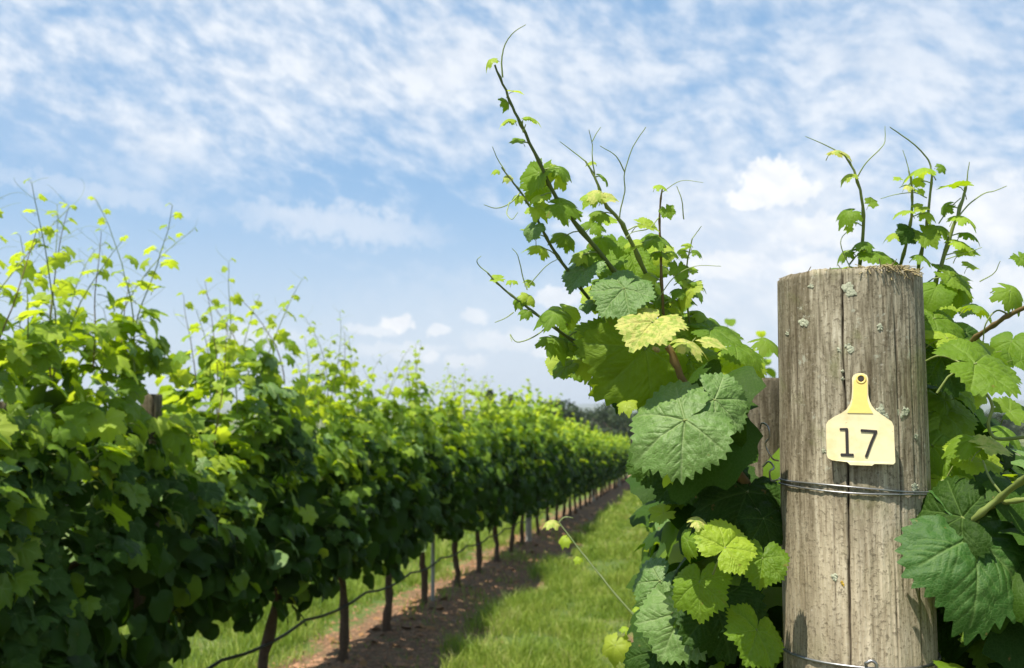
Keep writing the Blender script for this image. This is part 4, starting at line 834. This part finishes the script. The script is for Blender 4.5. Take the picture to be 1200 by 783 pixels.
for k in range(64):
    u_ = rg.random(); cx = 655 + 175 * u_; lo = 290 - 0 * u_ if u_ > .2 else 350; cy_ = rg.uniform(lo + (40 if u_ > .7 else 0), 450)
    if cx < 690 and cy_ < 330: continue
    if cy_ > 430 - 0 and cx < 700: continue
    D = rg.uniform(1.27, 1.42); w = rg.uniform(18, 42); ang = rg.uniform(120, 250); mk = rg.choice(('mid', 'mid', 'young', 'young', 'mid', 'blue'))
    s = size_of(w, D); tip = RIGHT * math.sin(R(ang)) + UP * math.cos(R(ang)); n = BACK * rg.uniform(.2, .8) + Vector((0, 0, 1)) * rg.uniform(.4, .9) + RIGHT * rg.gauss(0, .3)
    leaf_ob(rg.choice(MEDL[mk]), P(cx, cy_, D), n, tip, s, VF); nl += 1
for k in range(30):                # and behind the post's head on the other side
    cx = rg.uniform(1088, 1200); cy_ = rg.uniform(330 + (cx - 1088) * .25, 470); D = rg.uniform(1.25, 1.5)
    if cx > 1150 and cy_ < 395: continue
    w = rg.uniform(22, 52); ang = rg.uniform(60, 240); mk = rg.choice(('mid', 'mid', 'young', 'mid', 'old'))
    s = size_of(w, D); tip = RIGHT * math.sin(R(ang)) + UP * math.cos(R(ang)); n = BACK * rg.uniform(.2, .8) + Vector((0, 0, 1)) * rg.uniform(.4, .9) + RIGHT * rg.gauss(0, .3)
    leaf_ob(rg.choice(MEDL[mk]), P(cx, cy_, D), n, tip, s, VF); nl += 1
def sprinkle(path, lo, hi, every, k0):
    global nl
    q = px_line(path); acc = 0
    for i in range(1, len(q)):
        acc += (q[i] - q[i - 1]).length
        if acc < every: continue
        acc = 0; side = 1 if (i + k0) % 2 else -1; D = (q[i] - Vector((0, 0, CAMZ))).dot(-BACK); t = i / len(q); w = hi + (lo - hi) * t
        w *= rg.uniform(.75, 1.25); s = size_of(w, D); out = (RIGHT * side * rg.uniform(.6, 1) + UP * rg.uniform(-.2, .6) + BACK * rg.gauss(0, .4)).normalized(); c = q[i] + out * s * .75
        tip = out + Vector((0, 0, -.45)); n = BACK * rg.uniform(.25, .8) + Vector((0, 0, 1)) * rg.uniform(.5, .9) + RIGHT * rg.gauss(0, .25)
        mk = rg.choice(('young', 'young', 'mid')) if w < 22 else rg.choice(('mid', 'mid', 'young'))
        leaf_ob(rg.choice(YNG[mk]), c, n, tip, s, VF); nl += 1
        mb = MB(); mb.tube([a - VF.location for a in (q[i], (q[i] + c) / 2 + UP * s * .06, c)], .0008, 4, caps=False); mb.build('petiole', M['tendril'], VF)
sprinkle([(722, 321, 1.28), (673, 260, 1.24), (649, 226, 1.22), (636, 199, 1.21), (611, 146, 1.19)], 16, 34, .028, 0)
sprinkle([(752, 311, 1.27), (729, 263, 1.24), (708, 238, 1.22), (699, 212, 1.21), (688, 192, 1.21)], 12, 32, .026, 1)
sprinkle([(690, 350, 1.30), (659, 308, 1.27), (640, 278, 1.25), (626, 250, 1.24), (612, 228, 1.235)], 14, 28, .028, 0)
sprinkle([(705, 420, 1.32), (671, 399, 1.29), (646, 381, 1.27), (611, 355, 1.26)], 14, 26, .026, 1)
sprinkle([(778, 380, 1.30), (776, 340, 1.27), (774, 290, 1.26)], 14, 26, .03, 0)
sprinkle([(812, 400, 1.32), (806, 363, 1.28), (804, 320, 1.27), (811, 280, 1.26)], 11, 24, .022, 1)
sprinkle([(1008, 318, 1.36), (1012, 252, 1.33)], 14, 26, .03, 0); sprinkle([(1057, 310, 1.34), (1067, 263, 1.31), (1069, 224, 1.3)], 12, 26, .03, 1)
sprinkle([(1077, 310, 1.34), (1087, 256, 1.31), (1092, 215, 1.3)], 13, 30, .028, 0); sprinkle([(1092, 348, 1.33), (1110, 288, 1.31), (1128, 234, 1.3)], 13, 32, .026, 1)
# the mass of the foreground vine
def topline(px):
    k = [(700, 470), (740, 440), (770, 400), (830, 410), (905, 425), (1080, 420), (1100, 400), (1150, 470), (1200, 490), (1500, 480)]
    for (a, b), (c, d) in zip(k, k[1:]):
        if a <= px <= c: return b + (d - b) * (px - a) / (c - a)
    return 470
rg = random.Random(4); fill = []
tries = 0
while len(fill) < 1500 and tries < 60000:
    tries += 1
    x = rg.uniform(-.11, .66); y = rg.uniform(1.16, 2.45); h = .45 + 1.25 * rg.random() ** .8
    z = h + gz0(y) + .03; d = math.hypot(x - PCX, y - PCY)
    if d < PR + .05 or math.hypot(x - p2.x, y - p2.y) < .08: continue
    if math.hypot(x, y) < 1.08: continue
    p = Vector((x, y, z)); px, py, D = proj(p); s = .105 * rg.uniform(.6, 1.3); m_ = s * .45 * FPX / D
    if px - m_ < 742 + 7 * math.sin(py * .05): continue
    if 880 < px < 1110 and y < PCY + .12: continue
    if py - m_ < topline(px): continue
    if 846 < px < 930 and 395 < py < 585 and PCY < y < 2.6: continue
    if mn.noise(Vector((x * 6, y * 6, z * 6))) < -.3: continue
    t = min(1, max(0, (h - .45) / 1.15)); so = (x - .27) / .36
    nrm = Vector((so * .8, -.35 + rg.gauss(0, .3), .6)) + Vector((rg.gauss(0, .33), rg.gauss(0, .33), rg.gauss(0, .22))); tip = Vector((so * .5 + rg.gauss(0, .4), -.3 + rg.gauss(0, .3), -.8))
    fill.append((p, nrm, tip, s, t, D))
fill.sort(key=lambda q: q[5])
nind = 296 - nl
for i, q in enumerate(fill[:nind]):
    mk = pick(rg, q[4] * .72); leaf_ob(rg.choice(MEDL[mk]), q[0], q[1], q[2], q[3], VF)  # lowered height picks darker leaves, painting shade into the mass
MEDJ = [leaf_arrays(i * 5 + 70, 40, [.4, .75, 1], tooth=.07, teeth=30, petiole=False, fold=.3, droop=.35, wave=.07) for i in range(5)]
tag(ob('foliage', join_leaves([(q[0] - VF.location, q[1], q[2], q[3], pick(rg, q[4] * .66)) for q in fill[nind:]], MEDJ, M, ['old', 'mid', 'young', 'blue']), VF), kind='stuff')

# fallen leaves and prunings on the bare soil
M['fallen'] = simple('dead_leaf', (.24, .13, .055), .8, .2, var=.5, scale=3.)
V = []; F = []; n = 0; rg = random.Random(17)
for k in range(420):
    x = ROWL + .2 + rg.gauss(0, .38) if k % 6 else ROWR - .3 + rg.gauss(0, .2); y = 3 + 20 * rg.random(); pv, pf, _, _ = rg.choice(FARL)
    m_ = np.array(frame((x, y, gz(x, y) + .012), (rg.gauss(0, .35), rg.gauss(0, .35), 1), (rg.gauss(0, 1), rg.gauss(0, 1), 0), rg.uniform(.035, .08))); V.append(pv @ m_[:3, :3].T + m_[:3, 3]); F.append(pf + n); n += len(pv)
tag(ob('fallen_leaves', mesh_np('fallen_leaves', np.concatenate(V), np.concatenate(F), [M['fallen']])), 'brown fallen leaves scattered on the soil strip under the vines', 'leaves', None, 'stuff')
# ------------------------------------------------------------------ far trees and hills
M['fartree'] = grass_mat('dark_tree_leaves', [(.020, .040, .016), (.032, .056, .020), (.05, .075, .026), (.065, .085, .03)], (.08, .12, .02))
M['farbark'] = simple('tree_bark', (.10, .08, .06), .9)
def tree(name, x, y, h, w, kind, label, group=None, seed=0):
    rg = random.Random(seed); b = Vector((x, y, gz0(y))); to_ = empty(name, b, label, 'tree', group)
    mb = MB(); mb.tube([(0, 0, -.2), (.05, .02, h * .4), (0, .05, h * .85)], [.035 * h, .026 * h, .006 * h], 8)
    for k in range(5):
        a = rg.uniform(0, 6.28); z0 = h * rg.uniform(.25, .6); mb.tube([(0, 0, z0), (math.cos(a) * w * .2, math.sin(a) * w * .2, z0 + h * .1), (math.cos(a) * w * .38, math.sin(a) * w * .38, z0 + h * .22)], [.014 * h, .01 * h, .004 * h], 5)
    mb.build('trunk', M['farbark'], to_)
    V = []; F = []; n = 0; cl = []
    for k in range(26):
        if kind == 'cone': z = h * rg.uniform(.08, 1.); r_ = w * .5 * (1 - z / h) ** .8; a = rg.uniform(0, 6.28); cl.append((math.cos(a) * r_ * .5, math.sin(a) * r_ * .5, z, w * .10 + r_ * .5))
        else:
            a = rg.uniform(0, 6.28); q = rg.random() ** .5; zz = rg.uniform(.25, 1) ** .8; r_ = w * .5 * math.sin(min(1, zz * .95) * math.pi) ** .5 * q; cl.append((math.cos(a) * r_, math.sin(a) * r_, h * zz * .86, h * rg.uniform(.10, .18)))
    for cx, cy2, cz, cr_ in cl:
        for k in range(130):
            d = Vector((rg.gauss(0, 1), rg.gauss(0, 1), rg.gauss(0, 1))).normalized() * cr_ * rg.uniform(.6, 1.1); c = Vector((cx, cy2, cz)) + d
            if kind == 'cone' and c.z > h: continue
            a1 = (d.normalized() + Vector((rg.gauss(0, .6), rg.gauss(0, .6), rg.gauss(0, .6)))).normalized(); e1 = a1.orthogonal().normalized(); e2 = a1.cross(e1); s = h * .022 * rg.uniform(.6, 1.5)
            V += [c + e1 * s, c + e2 * s, c - e1 * s, c - e2 * s * .8]; F.append((n, n + 1, n + 2)); F.append((n, n + 2, n + 3)); n += 4
    tag(ob('crown', mesh_np('crown', [tuple(q) for q in V], F, [M['fartree']]), to_), kind='stuff')
def at(px, D, h_px_top, **k):
    p = P(px, 482, D); top = P(px, h_px_top, D); return p.x, p.y, top.z - gz0(p.y)
x, y, h = at(574, 95, 457); tree('conifer_tree', x, y, h, 2.2, 'cone', 'narrow dark conifer poking up above the far end of the left row', seed=1)
x, y, h = at(599, 97, 463); tree('conifer_tree', x, y, h, 2.0, 'cone', 'smaller dark conifer half hidden by the pale shoots at the row end', seed=2)
x, y, h = at(657, 92, 466); tree('round_tree', x, y, h, 5.2, 'round', 'round dark green tree above the far end of the left row', seed=3)
x, y, h = at(679, 100, 477); tree('round_tree', x, y, h, 3.6, 'round', 'lower dark tree leaning against the round tree at the row end', seed=4)
for i, (px, D, t_) in enumerate(((695, 96, 481), (711, 90, 475), (728, 84, 476), (742, 80, 480), (757, 84, 483), (778, 90, 478), (800, 92, 482), (825, 94, 480), (740, 66, 508))):
    x, y, h = at(px, D, t_); tree('round_tree', x, y, h, 4.2, 'round', ['small dark tree left of the gap that shows the blue hills', 'dark broad tree below the blue hills, right of the gap', 'dark tree directly above the end of the left row', 'dark tree just left of the big foreground leaf', '', '', '', '', 'low dark bush closing off the far end of the grass alley'][i] or 'dark distant tree hidden behind the foreground vine', None if i < 4 or i == 8 else 'distant trees behind the foreground vine', seed=10 + i)
for i in range(16):
    px = 1000 + i * 24 + random.Random(i).uniform(-8, 8) if i < 10 else 60 + (i - 10) * 85; D = 120 + 25 * random.Random(i + 50).random()
    x, y, h = at(px, D, 483 - 5 * random.Random(i + 9).random()); tree('round_tree', x, y, h, 5, 'round', 'dark distant tree hidden behind the vines', 'distant trees hidden behind the vines', seed=30 + i)
# hills
m, t, o = mat('far_hills'); g = t.n.new('ShaderNodeNewGeometry'); principled(t, o, t.mix(t.noise(g.outputs['Position'], .004, 5), rgb(.05, .08, .035), rgb(.12, .13, .06)), .95, .1)
for (D, hmax, seed, nm, lb) in ((2500, 20, 1, 'near_hills', 'low hazy blue-green ridge on the horizon'), (3900, 52, 5, 'far_hills', 'pale blue far hills above the ridge on the horizon')):
    V = []; F = []; nA = 220; rows = 7
    for i in range(nA):
        a = -1.35 + 2.7 * i / (nA - 1)
        hh = hmax * (.45 + .9 * max(0, .35 + mn.noise(Vector((a * 2.6, seed, 0))) + .35 * mn.noise(Vector((a * 9, seed, 3))))) 
        ap = math.degrees(a) ; bumpc = math.exp(-((a - math.atan2(P(712, 480, 1).x, P(712, 480, 1).y)) / .06) ** 2); hh = hh * (.8 + .35 * bumpc)
        for j in range(rows):
            f = j / (rows - 1); d = D * (1 - .16 * (1 - f)); x, y = math.sin(a) * d, math.cos(a) * d
            V.append((x, y, gz0(200) + hh * (f * f * (3 - 2 * f)) * (1 + .25 * mn.noise(Vector((x * .004, y * .004, seed)))) - 1))
    for i in range(nA - 1):
        for j in range(rows - 1): F.append((i * rows + j, (i + 1) * rows + j, (i + 1) * rows + j + 1, i * rows + j + 1))
    tag(ob(nm, mesh_np(nm, V, F, [m], None, True)), lb, None, None, 'structure')
# ------------------------------------------------------------------ haze
HAZE = True
if HAZE:
    m, t, o = mat('haze'); v = t.n.new('ShaderNodeVolumePrincipled'); v.inputs['Color'].default_value = rgb(.86, .92, 1.)[:4]; v.inputs['Density'].default_value = 3.2e-4; v.inputs['Anisotropy'].default_value = .2
    t.l.new(v.outputs[0], o.inputs['Volume'])
    X, Y0, Y1, Z0, Z1 = 4400, -60, 4400, gz0(200) - 1.2, 95
    V = [(sx, sy, sz) for sz in (Z0, Z1) for sx, sy in ((-X, Y0), (X, Y0), (X, Y1), (-X, Y1))]
    F = [(3, 2, 1, 0), (4, 5, 6, 7), (0, 1, 5, 4), (1, 2, 6, 5), (2, 3, 7, 6), (3, 0, 4, 7)]
    tag(ob('haze', mesh_np('haze', V, F, [m])), 'thin summer haze over the whole vineyard and the far hills', None, None, 'stuff')
print('objects', len(bpy.data.objects), 'leaves', nl)
